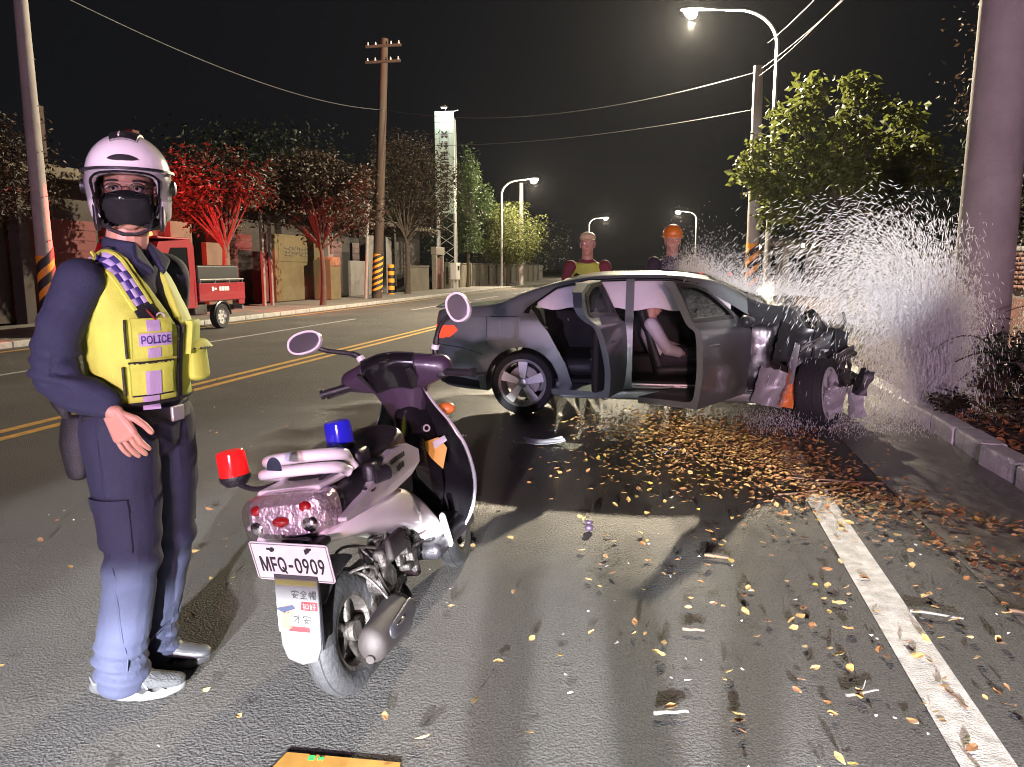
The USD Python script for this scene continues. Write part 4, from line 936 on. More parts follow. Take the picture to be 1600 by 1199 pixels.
# mask: pressed over nose and chin
mk_src = tm(fine)
mk = patch(union(hull(*[ell(hat(*p), (r,) * 3, 12) for p, r in (((.096, 0, -.018), .012), ((.075, .045, -.028), .022), ((.075, -.045, -.028), .022), ((.078, 0, -.095), .020), ((.05, .05, -.08), .018), ((.05, -.05, -.08), .018), ((.03, .062, -.05), .016), ((.03, -.062, -.05), .016))])), hat(.1, 0, -.054), -hl_ * -1 if False else np.cross(hu, hf), hu, .148, .104, .003, .003, 26, 18,
           shape=lambda U, V, w, h: (U * w * (1 - .10 * (2 * V) ** 2), V * h + .006 * np.cos(U * 6)))
pv = mk.vertices; pl_ = ((pv - hat(0, 0, -.055)) @ hu)
mk.vertices = pv + hf * (.0028 * np.abs(np.sin(pl_ * 95)))[:, None]
mp_ = of.part('face_mask', mk, 'mask_black', 40)
for s in (-1, 1):
    of.part('ear_loop', cat(tube([hat(.05, s * .064, -.012), hat(.02, s * .076, .0), hat(-.012, s * .080, .012)], .0016, 6), tube([hat(.045, s * .062, -.088), hat(.01, s * .074, -.06), hat(-.012, s * .078, -.03)], .0016, 6)), 'mask_black', 40, parent=mp_)
# helmet
def dome_pts(off, z0, n=48, k=20, front_cut=.05, full=False):
    return None
hyaw = math.degrees(math.atan2(hf[1], hf[0]))
HE = lambda x, y, z, rx, ry, rz, s=30: ell(hat(x, y, z), (rx, ry, rz), s, hyaw)
hout = hull(HE(-.018, 0, .055, .143, .126, .134, 44), HE(-.03, 0, -.06, .118, .120, .05, 30), HE(.0, 0, .03, .135, .127, .06, 36))
hin = hull(HE(-.018, 0, .050, .120, .107, .107, 40), HE(-.03, 0, -.08, .100, .105, .06, 26), HE(.01, 0, -.02, .12, .108, .07, 26))
def hbox(x0, x1, y0, y1, z0, z1, tilt=0.0):
    b = bx(((x0 + x1) / 2, (y0 + y1) / 2, (z0 + z1) / 2), (x1 - x0, y1 - y0, z1 - z0))
    b.apply_transform(trimesh.transformations.rotation_matrix(math.radians(tilt), [0, 1, 0]))
    M = np.eye(4); M[:3, 0], M[:3, 1], M[:3, 2], M[:3, 3] = hf, hl_, hu, HC; b.apply_transform(M); return mani(b)
opening = hull(HE(.16, .066, .025, .10, .040, .03, 20), HE(.16, -.066, .025, .10, .040, .03, 20), HE(.16, .06, -.2, .10, .05, .03, 16), HE(.16, -.06, -.2, .10, .05, .03, 16))
low = hbox(-.3, .3, -.3, .3, -.4, -.098, -6)
hs = (hout - hin - opening - low)
hs_t = soften(hs, .012, 3)
hp = of.part('helmet', hs_t, 'helmet_shell', 35)
edge = (hull(HE(-.018, 0, .053, .1455, .1325, .130, 40), HE(-.03, 0, -.062, .1205, .1285, .05, 30), HE(.0, 0, .03, .1375, .1345, .06, 30)) - hin - opening) ^ (hull(HE(.16, .066, .025, .106, .046, .036, 20), HE(.16, -.066, .025, .106, .046, .036, 20), HE(.16, .06, -.2, .106, .056, .03, 16), HE(.16, -.06, -.2, .106, .056, .03, 16))) - low
of.part('helmet_edge', tm(edge), 'helmet_trim', 35, parent=hp)
pad = (hull(HE(-.018, 0, .045, .119, .106, .106, 30), HE(-.03, 0, -.08, .099, .104, .06, 24)) - hull(HE(-.012, 0, .045, .105, .088, .098, 26), HE(.02, 0, -.09, .12, .078, .09, 22)) - hbox(.0, .3, -.3, .3, -.3, .075) - low)
of.part('helmet_lining', tm(pad), 'helmet_trim', 40, parent=hp)
for s in (-1, 1):
    pd = soften(hull(HE(.015, s * .098, .0, .03, .009, .05, 14), HE(.030, s * .092, -.09, .03, .011, .03, 14)), .012, 3); of.part('cheek_pad', pd, 'helmet_trim', 50, parent=hp)
    rv = lathe([(0, -.01), (.024, -.01), (.022, .004), (.012, .008), (0, .008)], 20, hat(-.005, s * .132, .022), hl_ * s); of.part('visor_hinge', rv, 'helmet_trim', 40, parent=hp)
vs = (hull(HE(-.01, 0, .05, .151, .136, .13, 44), HE(-.0, 0, -.02, .150, .136, .06, 30)) - hull(HE(-.01, 0, .05, .149, .134, .128, 44), HE(-.0, 0, -.02, .148, .134, .06, 30))) ^ hbox(.035, .4, -.3, .3, -.028, .066)
of.part('visor', tm(vs), 'visor_clear', 40, parent=hp)
vt = (hull(HE(-.01, 0, .05, .1535, .1385, .13, 44), HE(-.0, 0, -.02, .1525, .1385, .06, 30)) - hull(HE(-.01, 0, .05, .1475, .1325, .128, 44), HE(-.0, 0, -.02, .1465, .1325, .06, 30))) ^ hbox(.0, .4, -.3, .3, .062, .070)
of.part('visor_rim', tm(vt), 'helmet_trim', 40, parent=hp)
U_, V_ = 0, 0
em = patch(hout, hat(.13, .0, .102), np.cross(hu, hf), hu + hf * -.5, .085, .018, .005, .003, 24, 7, shape=lambda U, V, w, h: (U * w, V * h * (1 - 1.3 * np.abs(2 * U) ** 3 * .75) ))
of.part('helmet_emblem', em, 'helmet_trim', 40, parent=hp)
tv = patch(hout, hat(.0, 0, .21), np.cross(hu, hf), -hf, .085, .15, .001, .006, 18, 24, shape=lambda U, V, w, h: (U * w * (1 + .35 * (V + .2)), V * h)); of.part('helmet_vent', tv, 'helmet_trim', 40, parent=hp)
tv = patch(hout, hat(.055, -.012, .19), np.cross(hu, hf), -hf + hu * .4, .005, .034, .006, .004, 3, 6); of.part('vent_slider', tv, 'helmet_shell', 40, parent=hp)
of.part('chin_strap', tube([hat(.02, -.082, -.07), hat(.045, -.06, -.112), hat(.055, -.02, -.128), hat(.055, .02, -.128), hat(.045, .06, -.112), hat(.02, .082, -.07)], .006, 6), 'strap_black', 50, parent=hp)
# shirt
sh_t = union(hull(TE(0, 0, .96, .118, .165, .05), TE(.01, 0, 1.08, .115, .165, .08)), hull(TE(.01, 0, 1.08, .115, .165, .08), TE(.015, 0, 1.27, .130, .182, .09)), hull(TE(.015, 0, 1.27, .130, .182, .09), TE(-.01, 0, 1.405, .088, .185, .055)), hull(TE(-.01, 0, 1.41, .085, .165, .05), TE(-.014, 0, 1.505, .078, .080, .02)))
sleeveR = chain([(R_SH + W(0, .012, -.012), .072), (R_SH * .5 + R_EL * .5 + W(-.01, -.01, 0), .068), (R_EL, .062), (R_EL * .45 + R_WR * .55 + W(0, -.005, -.008), .056), (R_WR + W(-.012, .004, .006), .047)], 18)
sleeveL = chain([(L_SH, .080), (L_EL, .066), (L_WR, .046)], 18)
shirt = soften(union(sh_t, sleeveR, sleeveL), .014, 10, .010, 9, 5)
# folds round the elbow and along the sleeve
v = shirt.vertices; ax = R_EL - R_SH; t_ = ((v - R_SH) @ ax) / (ax @ ax); near = np.exp(-((v - R_EL) ** 2).sum(1) / .014) + .5 * np.exp(-((v - (R_EL * .4 + R_WR * .6)) ** 2).sum(1) / .008)
shirt.vertices = v + shirt.vertex_normals * (near * .009 * np.sin(t_ * 34 + 7 * meshkit.noise(v * 9, 2)))[:, None]
of.part('shirt', shirt, 'navy_cloth', 60)
col = [ell(W(-.015 + .062 * math.cos(q) + .014, .066 * math.sin(q), 1.520 + .012 * math.cos(q + math.pi)), (.014, .014, .024), 10) for q in np.linspace(.62, 2 * np.pi - .62, 16)]
of.part('collar', soften(union(*[hull(a_, b_) for a_, b_ in zip(col, col[1:])], *[hull(col[i], ell(W(.10, s * .03, 1.445), (.008, .012, .012), 10), ell(W(.085, s * .075, 1.475), (.008, .012, .012), 10)) for i, s in ((0, 1), (-1, -1))]), .01, 4), 'navy_cloth', 50)
# trousers, belt, holster
def leg(h, k, a, s):
    return chain([(h + W(-.01, 0, .04), .125), (h * .6 + k * .4 + W(.0, 0, 0), .108), (k + W(0, 0, .02), .088), (k * .5 + a * .5 + W(-.008, 0, 0), .083), (a + W(.0, 0, .06), .084), (a + W(.008, 0, .0), .087)], 20)
tr = soften(union(hull(TE(0, 0, .985, .118, .165, .025), TE(-.01, 0, .88, .125, .165, .07)), leg(R_HIP, R_KN, R_AN, -1), leg(L_HIP, L_KN, L_AN, 1)) - mani(bx(W(0, 0, -.42), (2, 2, .9))), .016, 10, .008, 8, 9)
v = tr.vertices; z = v[:, 2]
fold = np.exp(-((z - .14) / .07) ** 2) * np.sin(z * 120 + 9 * meshkit.noise(v * [7, 7, 2], 4)) * .010 + np.exp(-((z - .5) / .09) ** 2) * np.sin(z * 60 + 8 * meshkit.noise(v * [6, 6, 2], 7)) * .006
tr.vertices = v + tr.vertex_normals * fold[:, None]
of.part('trousers', tr, 'navy_trouser', 60)
bt = [W(.128 * math.cos(q), .175 * math.sin(q), .978) for q in np.linspace(0, 2 * np.pi, 40, endpoint=False)]
def band(path, w, th):
    p = A(path); c = p.mean(0); out = (p - c); out[:, 2] = 0; out /= np.linalg.norm(out, axis=1, keepdims=True); rings = [A([q - UP * w / 2, q - UP * w / 2 + o * th, q + UP * w / 2 + o * th, q + UP * w / 2]) for q, o in zip(p, out)]
    return loft(rings, closed_path=True)
bp_ = of.part('belt', band(bt, .045, .008), 'strap_black', 30)
of.part('belt_buckle', rbx(W(.140, 0, .978), (.012, .06, .05), .004, rz=-12), 'alloy', 30, parent=bp_)
ho = soften(union(hull(TE(-.10, -.175, .975, .05, .022, .02), TE(-.105, -.19, .90, .045, .026, .02)), hull(TE(-.105, -.19, .90, .045, .026, .02), TE(-.10, -.185, .80, .034, .022, .016)), hull(TE(-.125, -.185, 1.01, .018, .02, .03), TE(-.15, -.185, 1.035, .022, .018, .014))), .012, 3)
of.part('holster', ho, 'strap_black', 50)
of.part('belt_pouch', rbx(W(-.03, -.185, .965), (.055, .04, .075), .012, rz=-12), 'strap_black', 40)
for s, (h_, k_) in ((-1, (R_HIP, R_KN)), (1, (L_HIP, L_KN))):
    c_ = h_ * .35 + k_ * .65
    cp_ = of.part('cargo_pocket', patch(tr, c_ + LEFT * s * .12, FWD * -s if s > 0 else FWD, UP, .13, .16, .001, .007, 8, 8), 'navy_trouser', 40)
    of.part('pocket_flap', patch(tr, c_ + LEFT * s * .12 + UP * .075, FWD * -s if s > 0 else FWD, UP, .138, .045, .003, .010, 8, 4), 'navy_trouser', 40, parent=cp_)
    sx_ = [c_ + LEFT * s * .12 + UP * z for z in np.linspace(-.50, .36, 24)]
    t__ = rays(tr, A(sx_) + LEFT * s * .3, np.tile(-LEFT * s, (24, 1)))
    sp_ = [p + LEFT * s * (.3 - t) for p, t in zip(sx_, t__) if np.isfinite(t)]
    of.part('side_seam', tube(sp_, .0035, 6), 'navy_cloth', 60)
# shoes
def shoe(a, yaw, dark=False):
    F = A([math.cos(math.radians(yaw)), math.sin(math.radians(yaw)), 0]); S = A([-F[1], F[0], 0]); g = lambda x, y, z: A([a[0], a[1], 0]) + F * x + S * y + UP * z
    E = lambda x, y, z, rx, ry, rz: ell(g(x, y, z), (rx, ry, rz), 16, yaw)
    up = soften(union(hull(E(-.055, 0, .055, .045, .036, .030), E(-.02, 0, .105, .045, .036, .020), E(.06, 0, .075, .05, .040, .025)), hull(E(.06, 0, .06, .05, .042, .032), E(.165, -.0, .045, .042, .040, .022))), .010, 5, .002, 40)
    p = of.part('shoe', up, 'shoe_dark' if dark else 'shoe_grey', 60)
    out = [(.205 * math.cos(q) * (.62 if math.cos(q) > 0 else .5) + .055 * 1.0 + .02, (.048 if math.cos(q) > -.2 else .042) * math.sin(q)) for q in np.linspace(0, 2 * np.pi, 48, endpoint=False)]
    rings = []
    for z, k in ((.002, .96), (.006, 1.0), (.026, 1.03), (.032, .99)):
        rings.append(A([g((x - .07) * k + .07, y * k, z + (.006 * math.sin(x * 150) if z > .02 else 0) + (.010 * max(0, (x - .14) / .06) if True else 0)) for x, y in out]))
    of.part('sole', loft(rings), 'shoe_dark' if dark else 'shoe_sole', 40, parent=p)
    if not dark:
        of.part('laces', cat([tube([g(.015 + .022 * k, -.024, .112 - .011 * k), g(.015 + .022 * k, 0, .121 - .011 * k), g(.015 + .022 * k, .024, .112 - .011 * k)], .003, 6) for k in range(5)]), 'shoe_sole', 40, parent=p)
        of.part('shoe_stripe', cat([tube([g(.03 + .03 * k, -.040, .040), g(.01 + .03 * k, -.038, .072)], .0035, 6) for k in range(3)], tube([g(-.075, -.03, .075), g(-.092, 0, .085), g(-.075, .03, .075)], .005, 6)), 'shoe_sole', 40, parent=p)
shoe(R_AN, 14); shoe(L_AN, 8, True)
# vest
v_t = union(hull(TE(.005, 0, 1.03, .142, .190, .03), TE(.01, 0, 1.10, .140, .190, .06)), hull(TE(.01, 0, 1.10, .140, .190, .06), TE(.018, 0, 1.27, .150, .196, .08)), hull(TE(.018, 0, 1.27, .150, .196, .08), TE(-.01, 0, 1.41, .105, .180, .062)), hull(TE(-.01, 0, 1.41, .10, .172, .062), TE(-.015, 0, 1.475, .092, .115, .05)))
cutR = hull(TE(-.02, -.285, 1.365, .088, .09, .085), TE(0, -.27, 1.27, .095, .075, .09)); cutL = hull(TE(-.02, .27, 1.39, .088, .09, .085), TE(0, .27, 1.27, .095, .075, .09))
neckc = hull(TE(-.02, 0, 1.58, .09, .085, .09), TE(.16, 0, 1.46, .06, .095, .06), TE(.20, 0, 1.27, .05, .012, .03))
vest_m = v_t - cutR - cutL - neckc - mani(bx(W(0, 0, .52), (2, 2, 1.0)))
vest = soften(vest_m, .014, 5, .004, 14, 3)
vp = of.part('vest', vest, 'vest_yellow', 45)
vs_ = tm(vest_m)
def on_vest(name, ang, z, w, h, mat, th=.006, off=.003, tilt=0.0, label=None, shape=None, nu=10, nv=10, parent=vp):
    """A panel on the vest, centred at an angle round the body (0 = front, negative = the right side)."""
    d = FWD * math.cos(math.radians(ang)) + LEFT * math.sin(math.radians(ang)); rt = np.cross(UP, d)
    up = UP + rt * math.tan(math.radians(tilt)); m = patch(vs_, W(.01, 0, z) + d * .2, rt, up, w, h, off, th, nu, nv, shape=shape)
    of.part(name, m, mat, 40, parent=parent, label=label); return m
on_vest('vest_zip', 0, 1.16, .022, .27, 'strap_black', .006, .004)
on_vest('chest_pocket', -38, 1.235, .125, .125, 'vest_yellow', .018)
on_vest('lower_pocket', -40, 1.105, .130, .095, 'vest_yellow', .020)
on_vest('pocket_flap', -40, 1.147, .134, .026, 'vest_yellow', .026)
on_vest('pocket_edge', -40, 1.160, .138, .006, 'strap_black', .026)
on_vest('pocket_edge', -40, 1.057, .128, .005, 'strap_black', .022)
on_vest('pocket_edge', -62, 1.235, .005, .12, 'strap_black', .018)
on_vest('pocket_edge', -66, 1.105, .005, .09, 'strap_black', .020)
on_vest('reflective_band', -38, 1.275, .042, .034, 'reflective', .003, .022)
on_vest('reflective_band', -38, 1.190, .042, .030, 'reflective', .003, .022)
on_vest('reflective_band', -40, 1.105, .048, .092, 'reflective', .003, .024)
on_vest('reflective_band', -42, 1.030, .052, .045, 'reflective', .003, .004)
lab = on_vest('name_patch', -36, 1.232, .105, .040, 'reflective', .003, .024)
d_ = FWD * math.cos(math.radians(-36)) + LEFT * math.sin(math.radians(-36)); rt_ = np.cross(UP, d_)
tx = meshkit.text_mesh('POLICE', .024, .001, True); tx.vertices[:, 0] -= tx.bounds[:, 0].mean(); tx.vertices[:, 1] -= .012; tx.vertices *= [.094 / (tx.bounds[1][0] - tx.bounds[0][0]), 1, 1]
q = W(.01, 0, 1.232) + d_ * .5 + tx.vertices[:, :1] * rt_ + tx.vertices[:, 1:2] * UP
cu = np.linspace(-.06, .06, 13); tcu = rays(vs_, W(.01, 0, 1.232) + d_ * .5 + cu[:, None] * rt_, np.tile(-d_, (13, 1)))
tx.vertices = q - d_ * (np.interp(tx.vertices[:, 0], cu, tcu) - .028)[:, None] + d_ * tx.vertices[:, 2:3]
of.part('police_lettering', tx, 'check_blue', 0, parent=vp)
on_vest('vest_hem', -40, 1.028, .20, .012, 'strap_black', .004, .004)
on_vest('vest_hem', 25, 1.028, .16, .012, 'strap_black', .004, .004)
on_vest('chest_pocket', 32, 1.225, .10, .11, 'vest_yellow', .020)
pk = soften(hull(TE(.140, .115, 1.185, .03, .05, .012), TE(.148, .115, 1.09, .032, .05, .02)), .012, 3); of.part('side_pouch', pk, 'vest_yellow', 50, parent=vp, label='bulging yellow pouch on the left side')
pk = soften(hull(TE(.140, .115, 1.205, .036, .055, .010), TE(.172, .115, 1.185, .012, .055, .008)), .012, 2); of.part('pouch_flap', pk, 'vest_yellow', 50, parent=vp)
of.part('pouch_edge', tube([W(.172, .06, 1.185), W(.186, .115, 1.185), W(.172, .17, 1.185)], .004, 6), 'strap_black', 50, parent=vp)
# chequered shoulder strap
p0, p1 = W(-.015, -.125, 1.495), W(.105, -.105, 1.325)
def strap_grid(mat_fn):
    nrm = A([0, 0, 1.0]) * .55 + FWD * .8 + LEFT * -.15; nrm /= np.linalg.norm(nrm); ax_ = (p1 - p0); L_ = np.linalg.norm(ax_); ax_ /= L_; sd = np.cross(nrm, ax_)
    src = vs_
    for i in range(7):
        for j in range(3):
            c = p0 + ax_ * (L_ * (i + .5) / 7) + sd * (.0155 * (j - 1)) + nrm * .05
            m = patch(src, c, sd, -ax_, .0155, L_ / 7, .004, .004, 3, 3)
            of.part('check_square', m, 'check_blue' if (i + j) % 2 else 'check_pale', 0, parent=vp)
    for s, mt in ((-.0275, 'vest_yellow'), (.0275, 'vest_yellow')):
        of.part('strap_edge', patch(src, (p0 + p1) / 2 + sd * s + nrm * .05, sd, -ax_, .008, L_ * 1.05, .004, .007, 3, 14), mt, 40, parent=vp)
    of.part('strap_end', patch(src, p1 + ax_ * .02 + nrm * .05, sd, -ax_, .06, .05, .004, .006, 5, 5), 'strap_black', 40, parent=vp)
    of.part('pink_pen', hull(ell(p1 + ax_ * .02 + nrm * .022, (.004,) * 3, 8), ell(p1 + ax_ * .055 + nrm * .026, (.004,) * 3, 8)), 'sticker_red', 40, parent=vp)
strap_grid(None)
rg = lathe([(.010, -.002), (.014, -.002), (.014, .002), (.010, .002)], 16, W(.155, -.075, 1.30), d_); of.part('vest_ring', rg, 'grey_panel', 40, parent=vp)
sb_ = lathe([(0, 0), (.010, 0), (.008, .005), (0, .006)], 14, W(.02, -.115, 1.512), (.2, -.2, 1)); of.part('strap_button', sb_, 'strap_black', 40, parent=vp)

# ------------------------------------------------------------------ the two people behind the car, and the bystander taking the picture
def simple_person(name, label, loc, yaw, height, coat, legc, headgear, glove=None, hang=True, vest=None, group=None, stance=.10, slim=1.0):
    t = Thing(name, label, 'person', loc, yaw, group=group); k = height / 1.75
    hm, hat, (f, l, u) = head_mesh((.02 * k, 0, 1.61 * k), (1, 0, 0), k * 1.06)
    E = lambda x, y, z, rx, ry, rz: ell((x * k, y * k, z * k), (rx * k, ry * k, rz * k), 14)
    pts = lambda *a: [(A(p) * k, r * k) for p, r in a]
    rs_, re, rw_ = (-.01, -.19, 1.37), (-.05, -.25, 1.10), (.07, -.24, .88)
    ls_, le, lw_ = (-.01, .19, 1.37), (-.05, .25, 1.10), (.07, .24, .88)
    core = union(hm, chain(pts(((0, 0, 1.4), .066), ((.01, 0, 1.56), .060))), hull(E(0, 0, .92, .10, .15, .06), E(.01, 0, 1.22, .11, .16, .08), E(0, 0, 1.37, .07, .16, .04)), chain(pts((rs_, .05), (re, .04), (rw_, .028))), chain(pts((ls_, .05), (le, .04), (lw_, .028))),
                 *[chain(pts(((0, s * .09, .88), .08), ((.02, s * (.05 + stance * .5), .46), .052), ((-.02, s * stance, .08), .036), ((.09, s * (stance + .01), .04), .034))) for s in (-1, 1)],
                 hand(A(rw_) * k, (.2, 0, -1), (.1, 1, 0), (1, 0, .2), k), hand(A(lw_) * k, (.2, 0, -1), (.1, -1, 0), (1, 0, .2), k))
    t.part('body', soften(core, .012, 4), 'skin', 60)
    for s in (-1, 1):
        t.part('eye', soften(ell(hat(.073, s * .033, .010), (.0125 * k,) * 3, 12), .006, 1), 'eye_white', 60)
        t.part('iris', soften(ell(hat(.082, s * .033, .010), (.006 * k,) * 3, 10), .004, 1), 'eye_dark', 60)
    jk = soften(union(hull(E(0, 0, .90, .125, .18, .05), E(.01, 0, 1.22, .135, .185, .08)), hull(E(.01, 0, 1.22, .135, .185, .08), E(0, 0, 1.375, .09, .18, .05)), hull(E(0, 0, 1.39, .08, .14, .04), E(0, 0, 1.44, .07, .075, .03)), chain(pts((rs_, .075), (re, .062), (rw_, .046))), chain(pts((ls_, .075), (le, .062), (lw_, .046)))), .02, 8, .006, 10, 3)
    t.part('jacket', jk, coat, 60)
    ps = soften(union(hull(E(0, 0, .93, .12, .17, .03), E(0, 0, .85, .125, .17, .05)), *[chain(pts(((0, s * .09, .86), .11), ((.02, s * (.05 + stance * .5), .46), .08 * slim), ((-.01, s * stance, .10), .072 * slim))) for s in (-1, 1)]), .02, 8, .006, 9, 4)
    t.part('trousers', ps, legc, 60)
    for s in (-1, 1): t.part('shoe', soften(hull(E(-.03, s * stance, .05, .05, .042, .045), E(.13, s * (stance + .01), .035, .05, .044, .030)), .015, 3), 'shoe_dark', 60)
    HEh = lambda x, y, z, rx, ry, rz: ell(hat(x, y, z), (rx * k, ry * k, rz * k), 26)
    if headgear == 'helmet':
        t.part('helmet', soften((hull(HEh(-.012, 0, .065, .125, .105, .105)) - hull(HEh(-.012, 0, .05, .108, .09, .10)) - mani(bx(hat(0, 0, -.09), (.6, .6, .26)))), .012, 3), 'helmet_orange', 40)
        t.part('helmet_brim', soften(hull(HEh(-.012, 0, .045, .15, .122, .008)) - hull(HEh(-.012, 0, .045, .104, .086, .03)), .012, 2), 'helmet_orange', 40)
    if headgear in ('helmet', 'cap'): t.part('hair', soften(hull(HEh(-.025, 0, .035, .098, .082, .07)) - mani(bx(hat(.085, 0, -.02), (.17, .4, .3))) - mani(bx(hat(0, 0, -.16), (.6, .6, .22))), .012, 2, .004, 40), 'hair_black', 40)
    if headgear == 'cap':
        t.part('cap', soften(hull(HEh(-.012, 0, .075, .105, .088, .062)) - mani(bx(hat(0, 0, -.03), (.6, .6, .14))), .012, 2), 'cap_cream', 40)
        t.part('cap_peak', soften(hull(HEh(.10, .03, .045, .05, .05, .005), HEh(.10, -.03, .045, .05, .05, .005)), .012, 2), 'cap_cream', 40)
    if headgear == 'hair':
        t.part('hair', soften(hull(HEh(-.02, 0, .06, .10, .083, .08)) - mani(bx(hat(.08, 0, -.04), (.16, .4, .16))) - mani(bx(hat(0, 0, -.16), (.6, .6, .2))), .012, 2, .004, 40), 'hair_black', 40)
    if vest:
        vm = tm(union(hull(E(0, 0, .98, .138, .19, .04), E(.01, 0, 1.22, .145, .192, .08)), hull(E(.01, 0, 1.22, .145, .192, .08), E(0, 0, 1.38, .10, .165, .055))) - E(0, -.29, 1.36, .1, .11, .14) - E(0, .29, 1.36, .1, .11, .14) - E(.02, 0, 1.5, .12, .09, .12))
        vp2 = t.part('vest', soften(mani(vm), .02, 3), 'vest_yellow' if vest == 'yellow' else 'vest_orange', 40)
        for z in (1.05, 1.20): t.part('reflective_band', patch(vm, (.2 * k, 0, z * k), (0, 1, 0), (0, 0, 1), .26 * k, .045 * k, .01, .004, 10, 4), 'grey_panel', 40, parent=vp2)
    return t
simple_person('person', 'person in cream cap and maroon top standing behind the car boot', (.90, 9.3, 0), -95, 1.88, 'shirt_maroon', 'navy_trouser', 'cap', vest='yellow')
simple_person('person', 'person in orange helmet and dark jacket standing behind the car roof', (1.90, 9.25, 0), -100, 1.93, 'jacket_dark', 'navy_trouser', 'helmet')
look('shirt_pale', (.50, .47, .50), .8, bump=.3, bscale=90)
def seated_person(label, loc, yaw):
    t = Thing('person', label, 'person', loc, yaw); hm, hat, _ = head_mesh((1.27, -.355, 1.10), (1, -.25, -.12), 1.0)
    pts = lambda *a: [(A(p), r) for p, r in a]
    arm_r = pts(((1.25, -.55, .90), .05), ((1.42, -.62, .66), .042), ((1.60, -.52, .60), .028)); arm_l = pts(((1.25, -.17, .90), .05), ((1.40, -.10, .66), .042), ((1.60, -.22, .60), .028))
    leg_r = pts(((1.40, -.45, .56), .085), ((1.84, -.50, .60), .058), ((1.96, -.50, .40), .04)); leg_l = pts(((1.40, -.26, .56), .085), ((1.84, -.24, .60), .058), ((1.98, -.24, .40), .04))
    T = lambda x, z, rx, ry, rz: ell((x, -.36, z), (rx, ry, rz), 14)
    body = union(hm, chain(pts(((1.24, -.36, .92), .064), ((1.255, -.36, 1.04), .058))), hull(T(1.36, .58, .10, .16, .07), T(1.27, .78, .10, .16, .08)), hull(T(1.27, .78, .10, .16, .08), T(1.23, .91, .07, .17, .045)), chain(arm_r), chain(arm_l), chain(leg_r), chain(leg_l),
                 hand((1.60, -.52, .60), (1, .1, -.1), (0, .1, -1), (.1, 1, 0), .95), hand((1.60, -.22, .60), (1, -.1, -.1), (0, -.1, -1), (.1, -1, 0), .95))
    t.part('body', soften(body, .012, 4), 'skin', 60)
    for s in (-1, 1): t.part('eye', soften(ell(hat(.074, s * .033, .010), (.0125,) * 3, 12), .006, 1), 'eye_white', 60)
    t.part('hair', soften(hull(ell(hat(-.02, 0, .06), (.10, .085, .08), 20)) - mani(bx(hat(.10, 0, -.02), (.13, .4, .16))) - mani(bx(hat(0, 0, -.15), (.6, .6, .2))), .012, 2, .004, 40), 'hair_black', 40)
    fat = lambda c, k: [(p, r * k) for p, r in c]
    t.part('shirt', soften(union(hull(T(1.36, .58, .12, .18, .07), T(1.27, .78, .125, .18, .08)), hull(T(1.27, .78, .125, .18, .08), T(1.23, .92, .085, .19, .05)), chain(fat(arm_r, 1.42)[:2] + [((1.52, -.57, .63), .052)]), chain(fat(arm_l, 1.42)[:2] + [((1.52, -.16, .63), .052)])), .018, 8, .008, 10, 2), 'shirt_pale', 60)
    t.part('trousers', soften(union(chain(fat(leg_r, 1.32)), chain(fat(leg_l, 1.32))), .02, 8, .006, 9, 2), 'jacket_dark', 60)
    for y in (-.50, -.24): t.part('shoe', soften(hull(ell((1.98, y, .385), (.05, .042, .04), 12), ell((2.12, y, .375), (.05, .042, .03), 12)), .015, 3), 'shoe_dark', 60)
seated_person('person in pale shirt seated in the front seat of the crashed car', (.25, 8.41, 0), -10.2)
# ------------------------------------------------------------------ trees
look('bark', (.07, .052, .038), .9, var=.7, scale=9, bump=1.5, bscale=30)
leaf_look('leaf_green', (.10, .145, .030), .35, color2=(.035, .060, .014))
leaf_look('leaf_lime', (.165, .19, .030), .45, color2=(.065, .075, .016))
leaf_look('leaf_olive', (.042, .046, .017), .3, color2=(.028, .017, .009))
leaf_look('leaf_dark', (.030, .042, .016), .25, color2=(.012, .018, .008))
leaf_look('leaf_dry', (.16, .09, .03), .3, color2=(.05, .03, .015))
def leaves_at(C, size, rng, droop=.35, aspect=.45):
    """One folded leaf (four triangles) at each point of C."""
    n = len(C); d = rng.normal(0, 1, (n, 3)); d[:, 2] = d[:, 2] * .5 - droop; d /= np.linalg.norm(d, axis=1, keepdims=True)
    r = rng.normal(0, 1, (n, 3)); s = np.cross(d, r); s /= np.linalg.norm(s, axis=1, keepdims=True); u = np.cross(s, d); L = (size * rng.uniform(.6, 1.3, n))[:, None]
    w = L * aspect
    p0, p1 = C, C + d * L; m = C + d * L * .5 - u * L * .07
    v = np.stack([p0, m + s * w * .5 + u * L * .12, p1, m - s * w * .5 + u * L * .12, m], 1).reshape(-1, 3)
    b = np.arange(n)[:, None] * 5; f = np.concatenate([b + [0, 1, 4], b + [1, 2, 4], b + [2, 3, 4], b + [3, 0, 4]], 1).reshape(-1, 3)
    return trimesh.Trimesh(v, f, process=False)
